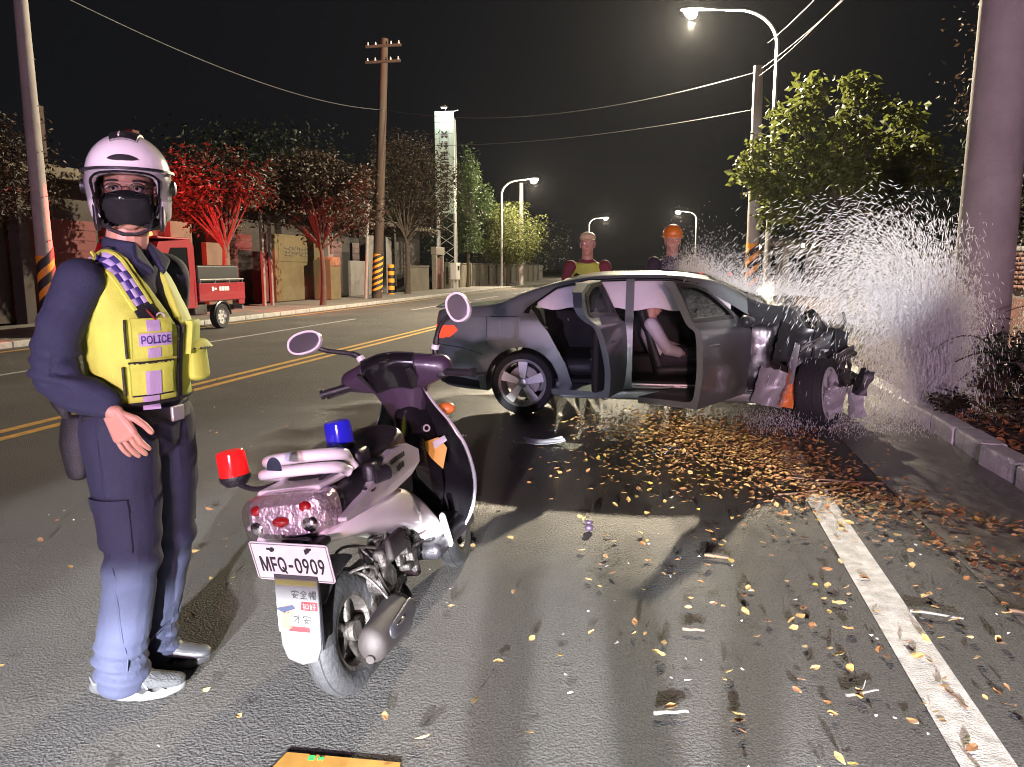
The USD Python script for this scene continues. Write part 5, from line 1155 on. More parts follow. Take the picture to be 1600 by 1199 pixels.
def tree(name, label, loc, trunk_h, crown, n, size, mat, seed, r0=.12, clumps=26, group=None, lean=(0, 0), split=.55, own=0, spread=.30, aspect=.45):
    """crown: (dx, dy, z, rx, ry, rz) about the foot."""
    rng = np.random.default_rng(seed); t = Thing(name, label, 'tree', loc, group=group)
    dx, dy, cz, rx, ry, rz = crown; c = A([dx, dy, cz])
    top = A([lean[0], lean[1], trunk_h])
    path = smooth_path([(0, 0, -.1), (lean[0] * .2 + .05, lean[1] * .3, trunk_h * .4), top], 12)
    limbs = []; K = []
    while len(K) < clumps:
        q = rng.uniform(-1, 1, 3)
        if .25 < np.linalg.norm(q) < 1: K.append(c + q * [rx, ry, rz])
    for k in K:
        mid = top * .5 + k * .5 + rng.normal(0, .12, 3) * rx * .4; mid[2] = min(mid[2], k[2]) * .9 + .1 * k[2]
        limbs.append(tube(smooth_path([top - [0, 0, trunk_h * .15 * rng.random()], mid, k], 8), np.linspace(r0 * .42, .012, 8), 6))
    tp = t.part('trunk', tube(path, np.linspace(r0, r0 * .6, 12) * np.r_[1.35, 1.1, np.ones(10)], 10), 'bark', 60)
    t.part('limbs', cat(limbs), 'bark', 60, parent=tp)
    wts = rng.uniform(.4, 1.6, len(K)); idx = rng.choice(len(K), n, p=wts / wts.sum())
    P = A(K)[idx] + np.clip(rng.normal(0, 1, (n, 3)), -1.7, 1.7) * A([rx, ry, rz]) * spread
    if own:
        order = np.argsort(P[:, 1] * .5 - P[:, 2] * .2 + rng.normal(0, .3, n))[:own]
        rest = np.setdiff1d(np.arange(n), order)
        t.part('crown', leaves_at(P[rest], size, rng, aspect=aspect), mat, False, kind='stuff')
        for i in order: t.part('leaf', leaves_at(P[[i]], size * 1.05, rng, aspect=aspect), mat, False)
    else: t.part('crown', leaves_at(P, size, rng, aspect=aspect), mat, False, kind='stuff')
    return t
tree('tree', 'leafy green tree round the lamp post behind the water spray', (9.25, 21.6, .1), 2.4, (-.55, -.6, 4.15, 2.5, 1.6, 2.0), 5600, .27, 'leaf_lime', 1, .13, 58, own=240, spread=.105, aspect=.5)
tree('tree', 'dark tree at the right border behind the thick pole', (10.8, 14.5, .1), 2.2, (.2, 0, 3.0, 2.4, 2, 2.2), 8000, .15, 'leaf_dark', 2, .16, 30)
tree('tree', 'brownish tree high above the grey facade on the right', (14.5, 20.5, .1), 4.5, (-.8, 0, 6.6, 2.0, 1.6, 1.6), 5000, .15, 'leaf_dry', 12, .2, 22)
tree('tree', 'red lit tree rising behind the red truck', (-8.35, 22.3, .12), 2.0, (-.25, .1, 3.55, 1.55, 1.3, .95), 9500, .15, 'leaf_olive', 3, .10, 30, lean=(.15, 0), spread=.22)
tree('tree', 'spreading tree before the red lit wall panels', (-6.95, 28.4, .12), 2.2, (-.2, 0, 3.8, 2.0, 1.6, 1.35), 10500, .16, 'leaf_olive', 4, .11, 30, spread=.22)
tree('tree', 'tree at the left border beside the tall pole', (-11.6, 16.8, .12), 2.3, (-.1, 0, 3.45, 1.7, 1.3, .95), 7000, .12, 'leaf_olive', 5, .1, 28)
tree('tree', 'grey leaved tree left of the tower sign', (-5.6, 41.5, .12), 3.0, (.0, 0, 5.7, 2.5, 2, 2.4), 9500, .16, 'leaf_olive', 6, .16, 34, spread=.20)
tree('tree', 'tall slim tree right of the tower sign', (-3.2, 56, .12), 3.5, (.2, 0, 5.8, 1.5, 1.4, 3.6), 8000, .19, 'leaf_green', 7, .14, 34, spread=.17)
tree('tree', 'round bright green tree under the far street lamp', (-.35, 60.5, .12), 2.0, (.1, 0, 4.0, 2.5, 2.0, 2.0), 11000, .18, 'leaf_lime', 8, .15, 36, spread=.24)
def mass(name, label, pts, n, size, seed):
    rng = np.random.default_rng(seed); C = []
    for v, u, z, rv, rz, w in pts:
        k = int(n * w); q = np.clip(rng.normal(0, .42, (k, 3)), -.8, .8); p = A([RD(v, u, z)] * k) + q * [rv, rv, rz]; C.append(p)
    C = np.vstack(C); C = C[C[:, 2] > .1]
    single(name, leaves_at(C, size, rng), 'leaf_dark', label=label, cat='trees', kind='stuff', smooth=False)
mass('distant_trees', 'dark wood beyond the walls on the left', [(-22, 60, 6, 6, 5, .2), (-26, 48, 6.5, 6, 5, .2), (-20, 75, 5, 5, 4, .15), (-17.5, 88, 4, 4, 3.5, .12), (-18, 105, 4.5, 5, 4, .13), (-24, 40, 5.5, 5, 4, .2)], 26000, .34, 21)
mass('distant_trees', 'dark wood beyond the low building on the right', [(12, 95, 4, 5, 3.5, .3), (16, 60, 4.5, 5, 4, .3), (22, 40, 5, 5, 4.5, .4)], 14000, .34, 22)

# ------------------------------------------------------------------ poles and wires
look('pole_concrete', (.30, .27, .25), .8, var=.5, scale=1.6, bump=.6, bscale=24)
look('pole_wood', (.055, .034, .024), .85, var=.5, scale=3, bump=.6, bscale=24)
look('stripe_yellow', (.70, .36, .03), .5, var=.4, scale=8)
look('stripe_orange', (.80, .30, .02), .5, var=.4, scale=8)
look('wire_black', (.028, .028, .028), .6)
def pole(label, X, Y, h, r, mat='pole_concrete', top=None, stripes=None, arms=False, z0=.1):
    t = Thing('utility_pole', label, 'utility pole', (X, Y, z0), group='utility poles along the road')
    top = (0, 0) if top is None else top
    P = A([(top[0] * s, top[1] * s, h * s) for s in np.linspace(0, 1, 10)])
    t.part('shaft', tube(P, np.linspace(r, r * .68, 10), 20), mat, 60)
    if stripes:
        n, zt, m1 = stripes
        sl = t.part('hazard_band', tube(P[0] + (P[-1] - P[0]) * np.linspace(.03, zt / h, 6)[:, None], np.linspace(r, r * (1 - .32 * zt / h), 6) + .006, 20), m1, 60)
        for k in range(n):
            z = zt * (.08 + .9 * k / n); w = zt / n * .48; an = np.linspace(-.1, np.pi * 1.1, 16) - np.pi * .95; rg = r * (1 - .32 * z / h) + .011
            rings = []
            for q in an:
                zz = z + (q - an[0]) / np.pi * zt / n * .9 * 1.2
                c = P[-1] * (zz / h); d = A([math.cos(q), math.sin(q), 0])
                rings.append(A([c + d * (rg - .01) + [0, 0, -w / 2], c + d * rg + [0, 0, -w / 2], c + d * rg + [0, 0, w / 2], c + d * (rg - .01) + [0, 0, w / 2]]))
            t.part('black_stripe', loft(rings), 'strap_black', 40, parent=sl)
    if arms:
        for z in (h - .35, h - 1.0):
            t.part('cross_arm', bx((top[0] * z / h, top[1] * z / h - r, z), (1.6, .09, .10), rz=-RA), 'pole_wood')
            for x in (-.7, -.35, .35, .7): t.part('insulator', lathe([(0, 0), (.04, 0), (.045, .05), (.025, .09), (.03, .12), (0, .14)], 10, (top[0] * z / h + x * ca, top[1] * z / h - r - x * sa, z + .05)), 'grey_panel')
    for z in np.arange(1.9, min(h, 6), .85): t.part('climbing_bolt', cat(cyl((r * .9, -r * .3, z), (r * 1.02, -r * .34, z), .015, n=6)), 'wire_black')
    return t
pole('thick concrete pole at the right border beside the spray', 5.0, 8.25, 10.5, .29, top=(.03, 0))
pole('concrete pole with orange and black hazard bands behind the car bonnet', 7.30, 23.6, 7.2, .20, stripes=(5, 2.1, 'stripe_orange'), top=(-.1, 0))
pole('pole at the left border lit red at its foot', -9.28, 15.5, 8.0, .165, stripes=(4, 1.6, 'stripe_orange'), top=(-.05, 0))
pole('leaning wooden pole with yellow and black bands across the road', -6.15, 35.2, 11.2, .24, 'pole_wood', top=(.62, 0), stripes=(7, 2.0, 'stripe_orange'), arms=True)
pole('far bare pole right of the far street lamp', .75, 64, 8.2, .22)
pg = Thing('guard_post', 'short yellow and black striped post right of the leaning pole', 'post', (-6.3, 40.5, .1))
pg.part('shaft', cyl((0, 0, 0), (0, 0, 1.55), .17, n=18), 'stripe_yellow', 60)
for k in range(4): pg.part('black_stripe', cyl((0, 0, .08 + .38 * k), (0, 0, .25 + .38 * k), .176, n=18), 'strap_black', 60)
pg2 = Thing('guy_guard', 'pale red lit guard sleeve leaning on the wooden pole', 'guard', (-6.62, 35.0, .1)); pg2.part('sleeve', tube([(0, 0, 0), (.12, 0, 2.2), (.22, 0, 4.2)], .07, 10), 'pole_concrete')
def wire(label, p, q, sag, r=.011):
    single('overhead_wire', tube(arc_pts(p, q, sag, 40), r, 6), 'wire_black', label=label, cat='wire', group='overhead wires', smooth=True)
wire('overhead wire falling from the left pole towards the leaning pole', (-9.32, 15.5, 6.95), (-5.62, 35.2, 8.35), .55, .014)
wire('overhead wire crossing the sky from the leaning pole to the right', (-5.62, 35.2, 8.35), (7.22, 23.6, 7.15), .75, .011)
wire('lower overhead wire crossing behind the lens flare to the right', (-5.7, 35.2, 6.9), (7.22, 23.6, 6.1), .4, .008)
wire('bright overhead wire running up right from the hazard pole', (7.25, 23.6, 7.2), (5.9, 7.6, 6.8), .25, .008)
wire('overhead wire at the top beside the street lamp bend', (8.2, 26.0, 8.6), (5.0, 8.0, 6.4), .2, .007)
wire('faint overhead wire left of the brightest one', (7.2, 23.6, 7.0), (5.35, 7.8, 6.6), .3, .006)
wire('short wire from the far street lamp to the slim tree', (-.9, 57, 5.8), (-4.8, 57, 6.8), .3, .016)

# ------------------------------------------------------------------ tower sign
look('sign_face', (.34, .42, .37), .5)
look('steel_frame', (.40, .40, .40), .6, .3)
TX, TY = -4.45, 52.5
tw = Thing('tower_sign', 'tall lattice tower with lit white sign panel and dark vertical lettering', 'sign', (TX, TY, .12), yaw=-4)
W2, Z0, Z1 = .64, 4.95, 11.55
for x in (-W2 + .06, W2 - .06):
    for y in (0, .7): tw.part('leg', bx((x, y + .25, Z1 / 2 - .2), (.11, .11, Z1 - .4)), 'steel_frame')
for k in range(6):
    z = .4 + k * .8
    tw.part('brace', tube([(-W2 + .06, .25, z), (W2 - .06, .25, z + .8)], .022, 6), 'steel_frame'); tw.part('brace', tube([(W2 - .06, .25, z), (-W2 + .06, .25, z + .8)], .022, 6), 'steel_frame')
n = 9
for k in range(n):
    h_ = (Z1 - Z0) / n; tw.part('sign_panel', rbx((0, .02, Z0 + h_ * (k + .5)), (W2 * 2, .10, h_ - .02), .02), 'sign_face')
for x in (-.27, .27): tw.part('ladder_rail', bx((x, -.09, (Z0 + Z1) / 2 - .45), (.035, .035, Z1 - Z0 - 1.5)), 'steel_frame')
for k in range(11): tw.part('ladder_rung', bx((0, -.09, Z0 + .55 + k * .45), (.50, .03, .035)), 'steel_frame')
gl_ = [[((.1, .8), (.9, .8)), ((.5, .95), (.5, .1)), ((.15, .45), (.85, .45)), ((.1, .1), (.9, .1))], [((.15, .9), (.15, .1)), ((.85, .9), (.85, .1)), ((.15, .9), (.85, .9)), ((.15, .5), (.85, .5)), ((.15, .1), (.85, .1))], [((.2, .9), (.8, .2)), ((.8, .9), (.2, .2)), ((.1, .5), (.9, .5))], [((.3, .95), (.1, .3)), ((.45, .8), (.95, .8)), ((.7, .95), (.7, .05)), ((.45, .4), (.95, .4))]]
from shapely.geometry import LineString
from shapely import union_all
def glyph(i, h, depth): return prism(affinity.scale(union_all([LineString(s).buffer(.085, cap_style='flat') for s in gl_[i % 4]]), h, h, origin=(.5, .5)), depth, (-.5, -.5, 0))
RX90 = trimesh.transformations.rotation_matrix(math.pi / 2, [1, 0, 0])
for k in range(8):
    g_ = glyph(k * 3 + 1, .58, .03); g_.apply_transform(RX90); g_.apply_translation((0, -.035, Z0 + .45 + k * .66)); tw.part('sign_character', g_, 'strap_black', 0)
tw.part('flood_arm', tube([(.1, 0, Z1 + .05), (.15, -.5, Z1 + .25), (.15, -1.0, Z1 + .1)], .03, 6), 'steel_frame')
tw.part('flood_lamp', rbx((.15, -1.05, Z1 + .03), (.42, .22, .12), .03), 'lamp_housing'); tw.part('flood_arm', tube([(.6, 0, Z1 - .05), (.95, -.1, Z1 + .02)], .03, 6), 'steel_frame')
light_sphere(tw.path + '/flood_light', (.1, -1.0, Z1 - .12), (.95, 1, .97), SIGN_W, .06)

# ------------------------------------------------------------------ walls, gates and houses across the road
look('wall_plaster', (.12, .10, .07), .85, var=.8, scale=1.1, bump=.5, bscale=18, color2=(.07, .058, .04))
look('wall_ochre', (.12, .09, .042), .8, var=.5, scale=1.5, bump=.4, bscale=18)
look('wall_white', (.19, .175, .16), .75, var=.5, scale=2.0)
look('wall_dark', (.045, .036, .03), .85, var=.6, scale=1.2, bump=.5, bscale=14)
look('roof_dark', (.05, .045, .042), .8, var=.5, scale=2)
look('gate_maroon', (.11, .022, .022), .6)
look('box_grey', (.45, .45, .43), .6)
look('tile_pale', (.19, .165, .135), .6, var=.5, scale=5)
look('brick_red', (.26, .085, .055), .85, var=.8, scale=5, bump=1, bscale=40)
look('brick_orange', (.30, .12, .07), .85, var=.8, scale=6, bump=1, bscale=40)
look('mortar', (.20, .17, .15), .9)
look('scribble', (.10, .08, .05), .7)
look('window_dark', (.012, .013, .015), .08, coat=.5)
hs = ROAD('shop_house', 'long dark low house with flat eave behind the roadside trees', 'house', -17.2, 34)
hs.part('wall', bx((-.3, -1, 1.95), (.3, 38, 3.9)), 'wall_dark')
hs.part('roof', bx((-2.2, -1, 4.02), (6.2, 39, .22)), 'roof_dark'); hs.part('eave', rbx((.95, -1, 4.0), (.22, 39, .34), .03), 'wall_plaster')
for k, u in enumerate((-17, -12.5, -8, -3.5, 1, 5.5, 10)): hs.part('column', rbx((.85, u, 1.9), (.34, .34, 3.75), .02), 'wall_dark')
for u in (-14.8, -10.3, -5.8, 3.2, 7.8):
    sh_ = hs.part('shutter', bx((-.12, u, 1.5), (.05, 3.2, 2.7)), 'gate_maroon')
    for k in range(9): hs.part('shutter_slat', bx((-.085, u, .3 + k * .3), (.03, 3.2, .25)), 'gate_maroon', parent=sh_)
for u in (-16, -12): hs.part('chimney_post', bx((-.4, u + 1.2, 5.0), (.32, .32, 1.9)), 'pole_wood')
fr = ROAD('white_frame', 'pair of white posts with cross rails behind the truck bed', 'frame', -14.3, 25.6, .12)
for x in (-.28, .28): fr.part('post', bx((0, x, 1.65), (.09, .12, 3.3)), 'wall_white')
for z in (2.6, 2.9, 3.2): fr.part('rail', bx((.0, 0, z), (.05, .46, .05)), 'wall_white')
fr.part('curtain', bx((-.1, 0, 1.4), (.03, .42, 2.5)), 'gate_maroon')
yw = ROAD('ochre_wall', 'ochre wall panel with dark faded script beside the gate pillar', 'wall', -15.6, 30.2, .12)
yw.part('panel', rbx((0, 0, 1.35), (.18, 3.5, 2.7), .02), 'wall_ochre'); yw.part('upper_panel', rbx((.02, .6, 2.1), (.20, 4.2, 1.0), .02), 'wall_ochre')
rsb = np.random.default_rng(8)
for k in range(7):
    g_ = glyph(k, .42, .02); g_.apply_transform(RX90); g_.apply_transform(trimesh.transformations.rotation_matrix(math.pi / 2, [0, 0, 1])); g_.apply_translation((.13, -.85 + k * .36, 2.05)); yw.part('script_mark', g_, 'scribble', 0)
gp = ROAD('gate_pillar', 'gate pillar with white shaft on a wide ochre foot', 'pillar', -14.6, 31.2, .12)
gp.part('foot', rbx((0, 0, .85), (.8, 1.0, 1.7), .03), 'wall_ochre'); gp.part('shaft', rbx((0, 0, 2.5), (.42, .48, 1.6), .02), 'wall_white'); gp.part('red_cloth', rbx((.1, 0, 1.62), (.72, .92, .42), .1), 'brick_orange')
gp.part('shaft_board', bx((.225, 0, 2.55), (.02, .22, 1.2)), 'gate_maroon')
rp = ROAD('wall_panels', 'pale panelled wall lit red behind the spreading tree', 'wall', -15.2, 37.5, .12)
for k, (u, w, h) in enumerate(((-1.6, 2.0, 1.7), (.5, 1.7, 3.0), (2.6, .9, 3.0))): rp.part('panel', rbx((0, u, h / 2), (.15, w - .06, h), .02), 'wall_white')
rp.part('dark_doorway', bx((.02, 1.75, 1.5), (.12, .8, 3.0)), 'window_dark')
bw = ROAD('boundary_wall', 'stained concrete boundary wall with coping left of the far street lamp', 'wall', -15.0, 44)
for k in range(13): bw.part('wall_bay', rbx((0, 8.0 + k * 3.0, .92), (.2, 2.96, 1.7), .02), 'wall_plaster'); bw.part('coping', rbx((0, 8.0 + k * 3.0, 1.80), (.3, 2.98, .09), .02), 'wall_plaster')
for k in range(13): bw.part('pier', rbx((.06, 6.5 + k * 3.0, .95), (.26, .26, 1.85), .02), 'wall_plaster')
bw2 = ROAD('boundary_wall', 'short plain wall between the striped post and the maroon gate', 'wall', -15.0, 45.2); bw2.part('wall_bay', rbx((0, -.8, .8), (.2, 4.0, 1.5), .02), 'wall_plaster'); bw2.part('coping', rbx((0, -.8, 1.58), (.28, 4.0, .08), .02), 'wall_plaster')
mg = ROAD('gate', 'dark maroon gate in a pale frame beside the grey meter box', 'gate', -15.0, 48.6, .12)
mg.part('leaf', bx((0, 0, 1.0), (.08, 1.25, 2.0)), 'gate_maroon')
for u in (-.75, .75): mg.part('jamb', rbx((.02, u, 1.2), (.3, .26, 2.4), .02), 'tile_pale')
mg.part('lintel', rbx((.02, 0, 2.45), (.36, 1.9, .5), .02), 'tile_pale')
for k in range(4): mg.part('gate_plank', bx((.05, -.47 + k * .31, 1.0), (.02, .29, 1.9)), 'gate_maroon')
mb = ROAD('meter_box', 'pale grey meter box on posts beside the maroon gate', 'box', -14.2, 49.9, .12); mb.part('cabinet', rbx((0, 0, 1.15), (.4, .95, 1.1), .03), 'box_grey'); mb.part('dial_window', rbx((.205, .1, 1.35), (.02, .35, .3), .008), 'window_dark')
for u in (-.3, .3): mb.part('leg', bx((0, u, .3), (.08, .08, .6)), 'steel_frame')
bk = ROAD('rear_house', 'small grey house with dark windows behind the short wall', 'house', -19, 47)
bk.part('wall', bx((0, 0, 1.5), (3, 5, 3)), 'wall_dark'); bk.part('roof', prism([(-2.9, 0), (2.9, 0), (0, 1.1)], 3.6, R=frame((0, 1, 0), (0, 0, 1))), 'roof_dark')
bk.part('window', bx((1.51, -1, 1.8), (.05, 1.2, .8)), 'window_dark')
tp = ROAD('tiled_pillar', 'pale pillar of stacked stone courses at the left border', 'pillar', -14.9, 19.4, .12)
for k in range(9): tp.part('stone_course', rbx((rsb.uniform(-.01, .01), rsb.uniform(-.01, .01), .09 + k * .18), (.62, .66, .165), .02, 6), 'tile_pale')
tp.part('cap_stone', rbx((0, 0, 1.7), (.75, .78, .12), .02), 'tile_pale')
pl2 = ROAD('gate_wall', 'stained pale gate wall beside the stacked stone pillar', 'wall', -15.4, 22.2, .12); pl2.part('panel', rbx((0, 0, 1.4), (.2, 1.1, 2.8), .02), 'wall_plaster'); pl2.part('panel', rbx((0, 2.0, 1.1), (.2, 1.4, 2.2), .02), 'wall_plaster')

# ------------------------------------------------------------------ right hand side behind the verge
wl = ROAD('brick_wall', 'weathered red brick wall behind the thick pole', 'wall', 5.3, 0)
wl.part('core', bx((.11, 13, .85), (.18, 16, 1.66)), 'mortar')
for r in range(10):
    for k in range(27):
        u = 7.6 + k * .235 + (.117 if r % 2 else 0)
        if r < 2 and k > 14: continue
        wl.part('brick', bx((rsb.uniform(-.006, .006), u, 1.02 + r * .072), (.11, .222, .062)), ('brick_red', 'brick_orange')[int(rsb.random() < .4)], 0)
wl.part('brick_run', bx((.005, 18, .85), (.09, 8, 1.66)), 'brick_red'); wl.part('brick_run', bx((.005, 10.5, .5), (.09, 6.8, .96)), 'brick_red')
wl.part('coping', rbx((.08, 13, 1.75), (.3, 16, .08), .02), 'kerb_concrete')
fc = ROAD('grey_facade', 'tall grey facade behind the leafy tree on the right', 'building', 8.6, 22)
fc.part('wall', bx((1.5, 0, 2.3), (3.0, 4.0, 4.6)), 'wall_plaster'); fc.part('roof', bx((1.5, 0, 4.66), (3.3, 4.3, .12)), 'roof_dark')
fw = fc.part('window', bx((.5, -2.02, 2.6), (.8, .06, 1.0)), 'window_dark'); fc.part('frame', cat(bx((.5, -2.06, 2.08), (.95, .06, .06)), bx((.5, -2.06, 3.12), (.95, .06, .06))), 'steel_frame', parent=fw)
fc.part('pipe', cyl((-.05, -1.4, 0), (-.05, -1.4, 4.5), .05), 'steel_frame')
lb = ROAD('low_building', 'low pale building with canopy and lit bulbs beyond the car', 'building', 8.6, 78)
lb.part('wall', bx((2, 0, 1.9), (6, 10, 3.8)), 'wall_plaster'); lb.part('canopy', bx((-.8, -4, 3.5), (2.8, 6, .25)), 'wall_plaster'); lb.part('roof', bx((2, 0, 3.95), (6.6, 11, .3)), 'roof_dark')
for x in (-1.9, -.6, 1.0): lb.part('column', rbx((x, -6.5, 1.7), (.5, .5, 3.4), .04), 'tile_pale')
for x in (-.4, 2.1): lb.part('doorway', bx((x, -5.05, 1.3), (1.6, .08, 2.6)), 'window_dark')
lamp_look('bulb_white', (1, .98, .92), 8.0)
for x, z in ((-1.3, 3.3), (2.3, 3.4), (3.2, 3.42)): lb.part('bulb', soften(ell((x, -7.1, z), (.16, .16, .2), 12), .1, 1), 'bulb_white', 60)
lamp_look('tail_red', (1, .05, .06), 3.0)
for i, (v, u, z, m_, l_) in enumerate(((4.6, 66, 1.0, 'tail_red', 'small red lamp left of the hazard pole'), (2.4, 70, 1.1, 'tail_red', 'small red lamp in the distance above the car roof'), (-2.0, 120, 1.2, 'bulb_white', 'small distant white lamp above the car roof'))):
    t = ROAD('far_lamp', l_, 'lamp', v, u, 0); t.part('post', cyl((0, 0, -.05), (0, 0, z), .03), 'steel_frame'); t.part('bulb', soften(ell((0, -.05, z), (.14, .1, .12), 12), .08, 1), m_, 60)

# ------------------------------------------------------------------ red pickup truck
look('truck_red', (.27, .012, .022), .35, coat=.6, var=.2, scale=3)
look('truck_letters', (.75, .70, .66), .5)
TK = Thing('pickup_truck', 'small red pickup truck with black load parked against the far kerb', 'truck', (-7.80, 19.0, 0), 258.3)
cabp = Polygon([(.98, .55), (2.65, .55), (2.75, .75), (2.72, 1.15), (2.25, 2.02), (1.15, 2.10), (1.02, 1.95)]).buffer(-.04).buffer(.04)
cs = slab_xz(cabp, -.74, .74); wn = Polygon([(1.22, 1.25), (1.26, 1.92), (1.86, 1.90), (2.26, 1.30), (2.26, 1.25)]).buffer(-.02).buffer(.02)
TK.part('cab', tm(cs - slab_xz(wn, -.9, -.70) - slab_xz(wn, .70, .9) - slab_xz(Polygon([(1.06, .60), (1.075, .60), (1.075, 1.20), (1.06, 1.20)]), .733, .9) - slab_xz(Polygon([(2.36, .60), (2.375, .60), (2.375, 1.25), (2.36, 1.25)]), .733, .9) - mani(cyl((2.15, -1, .3), (2.15, 1, .3), .38, n=30))), 'truck_red', 30)
for s in (-1, 1): TK.part('side_window', tm(slab_xz(wn, s * .700, s * .722)), 'window_dark', 20)
TK.part('windscreen', hull(*[ell(p, (.012,) * 3, 6) for p in ((2.70, -.62, 1.22), (2.70, .62, 1.22), (2.32, -.58, 1.90), (2.32, .58, 1.90))]), 'window_dark', 20)
TK.part('cab_roof', rbx((1.68, 0, 2.11), (1.15, 1.44, .05), .02), 'truck_red')
TK.part('bed_side', rbx((-.02, .76, .90), (1.95, .05, .42), .012), 'truck_red'); TK.part('bed_side', rbx((-.02, -.76, .90), (1.95, .05, .42), .012), 'truck_red')
TK.part('tailgate', rbx((-1.0, 0, .90), (.05, 1.52, .42), .012), 'truck_red'); TK.part('bed_floor', bx((-.02, 0, .70), (1.94, 1.5, .06)), 'truck_red')
TK.part('rear_skirt', rbx((-.85, .745, .68), (.28, .06, .24), .02), 'truck_red')
for s in (-1, 1):
    TK.part('bed_rail', cat(tube([(-.95, s * .77, 1.19), (.92, s * .77, 1.19)], .022, 8), [cyl((x, s * .77, 1.10), (x, s * .77, 1.20), .016, n=6) for x in (-.9, -.3, .3, .9)]), 'galvanised')
TK.part('load', rbx((-.05, 0, 1.22), (1.75, 1.35, .62), .05), 'plastic_black')
for k in range(2):
    TK.part('door_lettering', cat([bx((1.78 - .075 * i, .745, 1.06 - .17 * k), (.05, .006, .07 - .02 * ((i + k) % 2))) for i in range(4)]), 'truck_letters', 0)
TK.part('bed_lettering', cat([bx((.42 - .11 * i - (.09 if i > 1 else 0), .788, .97), (.085, .006, .10 if i != 1 else .05)) for i in range(6)]), 'truck_letters', 0)
for x in (0, 2.15):
    for s in (-1, 1):
        wp = TK.path + '/' + numbered(TK.path, 'wheel'); UsdGeom.Xform.Define(stage, wp)
        TK.part('tyre', lathe([(.19, -.08), (.28, -.09), (.305, -.06), (.305, .06), (.28, .09), (.19, .08)], 28, (x, s * .66, .305), (0, s, 0)), 'tyre', 40, parent=wp)
        TK.part('rim', cat(lathe([(0, .045), (.17, .03), (.195, .08), (.195, -.06), (0, -.04)], 24, (x, s * .66, .305), (0, s, 0)), [cyl((x + .11 * math.cos(a), s * .70, .305 + .11 * math.sin(a)), (x + .11 * math.cos(a), s * .725, .305 + .11 * math.sin(a)), .03, n=8) for a in np.linspace(0, 2 * np.pi, 6, endpoint=False)]), 'alloy', 40, parent=wp)
TK.part('wheel_arch', tube([(.36 * math.cos(a), .74, .30 + .36 * math.sin(a)) for a in np.linspace(.1, np.pi - .1, 16)], .03, 6), 'car_trim')
TK.part('chassis', cat(bx((.6, .4, .48), (3.2, .12, .14)), bx((.6, -.4, .48), (3.2, .12, .14)), rbx((.75, .52, .5), (.5, .3, .26), .03)), 'engine_metal')
TK.part('tail_light', rbx((-1.02, .62, .62), (.05, .22, .10), .015), 'lamp_red_off'); TK.part('bumper', bx((-1.0, 0, .48), (.06, 1.4, .1)), 'galvanised')
TK.part('wing_mirror', cat(rbx((2.42, .95, 1.35), (.06, .16, .26), .02), cyl((2.40, .74, 1.2), (2.42, .92, 1.32), .015)), 'car_trim')
lamp_look('truck_beacon_glow', (1, .10, .03), 9.0)
TK.part('beacon', soften(hull(ell((1.75, .1, 2.20), (.13, .13, .05)), ell((1.75, .1, 2.30), (.09, .09, .05))), .04, 2), 'truck_beacon_glow', 60)
def turned(d, yaw): a = math.radians(yaw); return (d[0] * math.cos(a) + d[1] * math.sin(a), -d[0] * math.sin(a) + d[1] * math.cos(a), d[2])
light_sphere(TK.path + '/beacon_light', (1.75, .1, 2.50), (1, .035, .03), TRUCK_W, .06, 36, .6, turned((-.02, 1, .10), 258.3))      # the two lobes of the turning reflector
light_sphere(TK.path + '/beacon_light_back', (1.75, .1, 2.50), (1, .035, .03), TRUCK_W * .5, .06, 30, .6, turned((-.6, -.8, -.22), 258.3))
# ------------------------------------------------------------------ burst water main: drops and strings of water
LK['water_drops'] = usdkit.material(stage, '/World/Looks/water_drops', {'p': ('principled_bsdf', {'base_color': (.95, .95, .95), 'roughness': .22, 'specular_ior_level': .8}), 't': ('translucent_bsdf', {'color': (.95, .95, .95)}), 'm': ('mix_closure', {'fac': .45})},
    [('p.BSDF', 'm.closure1'), ('t.BSDF', 'm.closure2')], surface='m.closure')
def drops(P, V, L, r):
    """A drop or string of water at each point: a stretched octahedron along its path."""
    n = len(P); d = V / np.linalg.norm(V, axis=1, keepdims=True); a = np.cross(d, [.3, .9, .2]); a /= np.linalg.norm(a, axis=1, keepdims=True); b = np.cross(d, a)
    L, r = np.broadcast_to(L, n)[:, None], np.broadcast_to(r, n)[:, None]
    v = np.stack([P - d * L / 2, P + a * r, P + b * r, P - a * r, P - b * r, P + d * L / 2], 1).reshape(-1, 3)
    f0 = A([[0, 2, 1], [0, 3, 2], [0, 4, 3], [0, 1, 4], [5, 1, 2], [5, 2, 3], [5, 3, 4], [5, 4, 1]])
    return trimesh.Trimesh(v, (np.arange(n)[:, None, None] * 6 + f0).reshape(-1, 3), process=False)
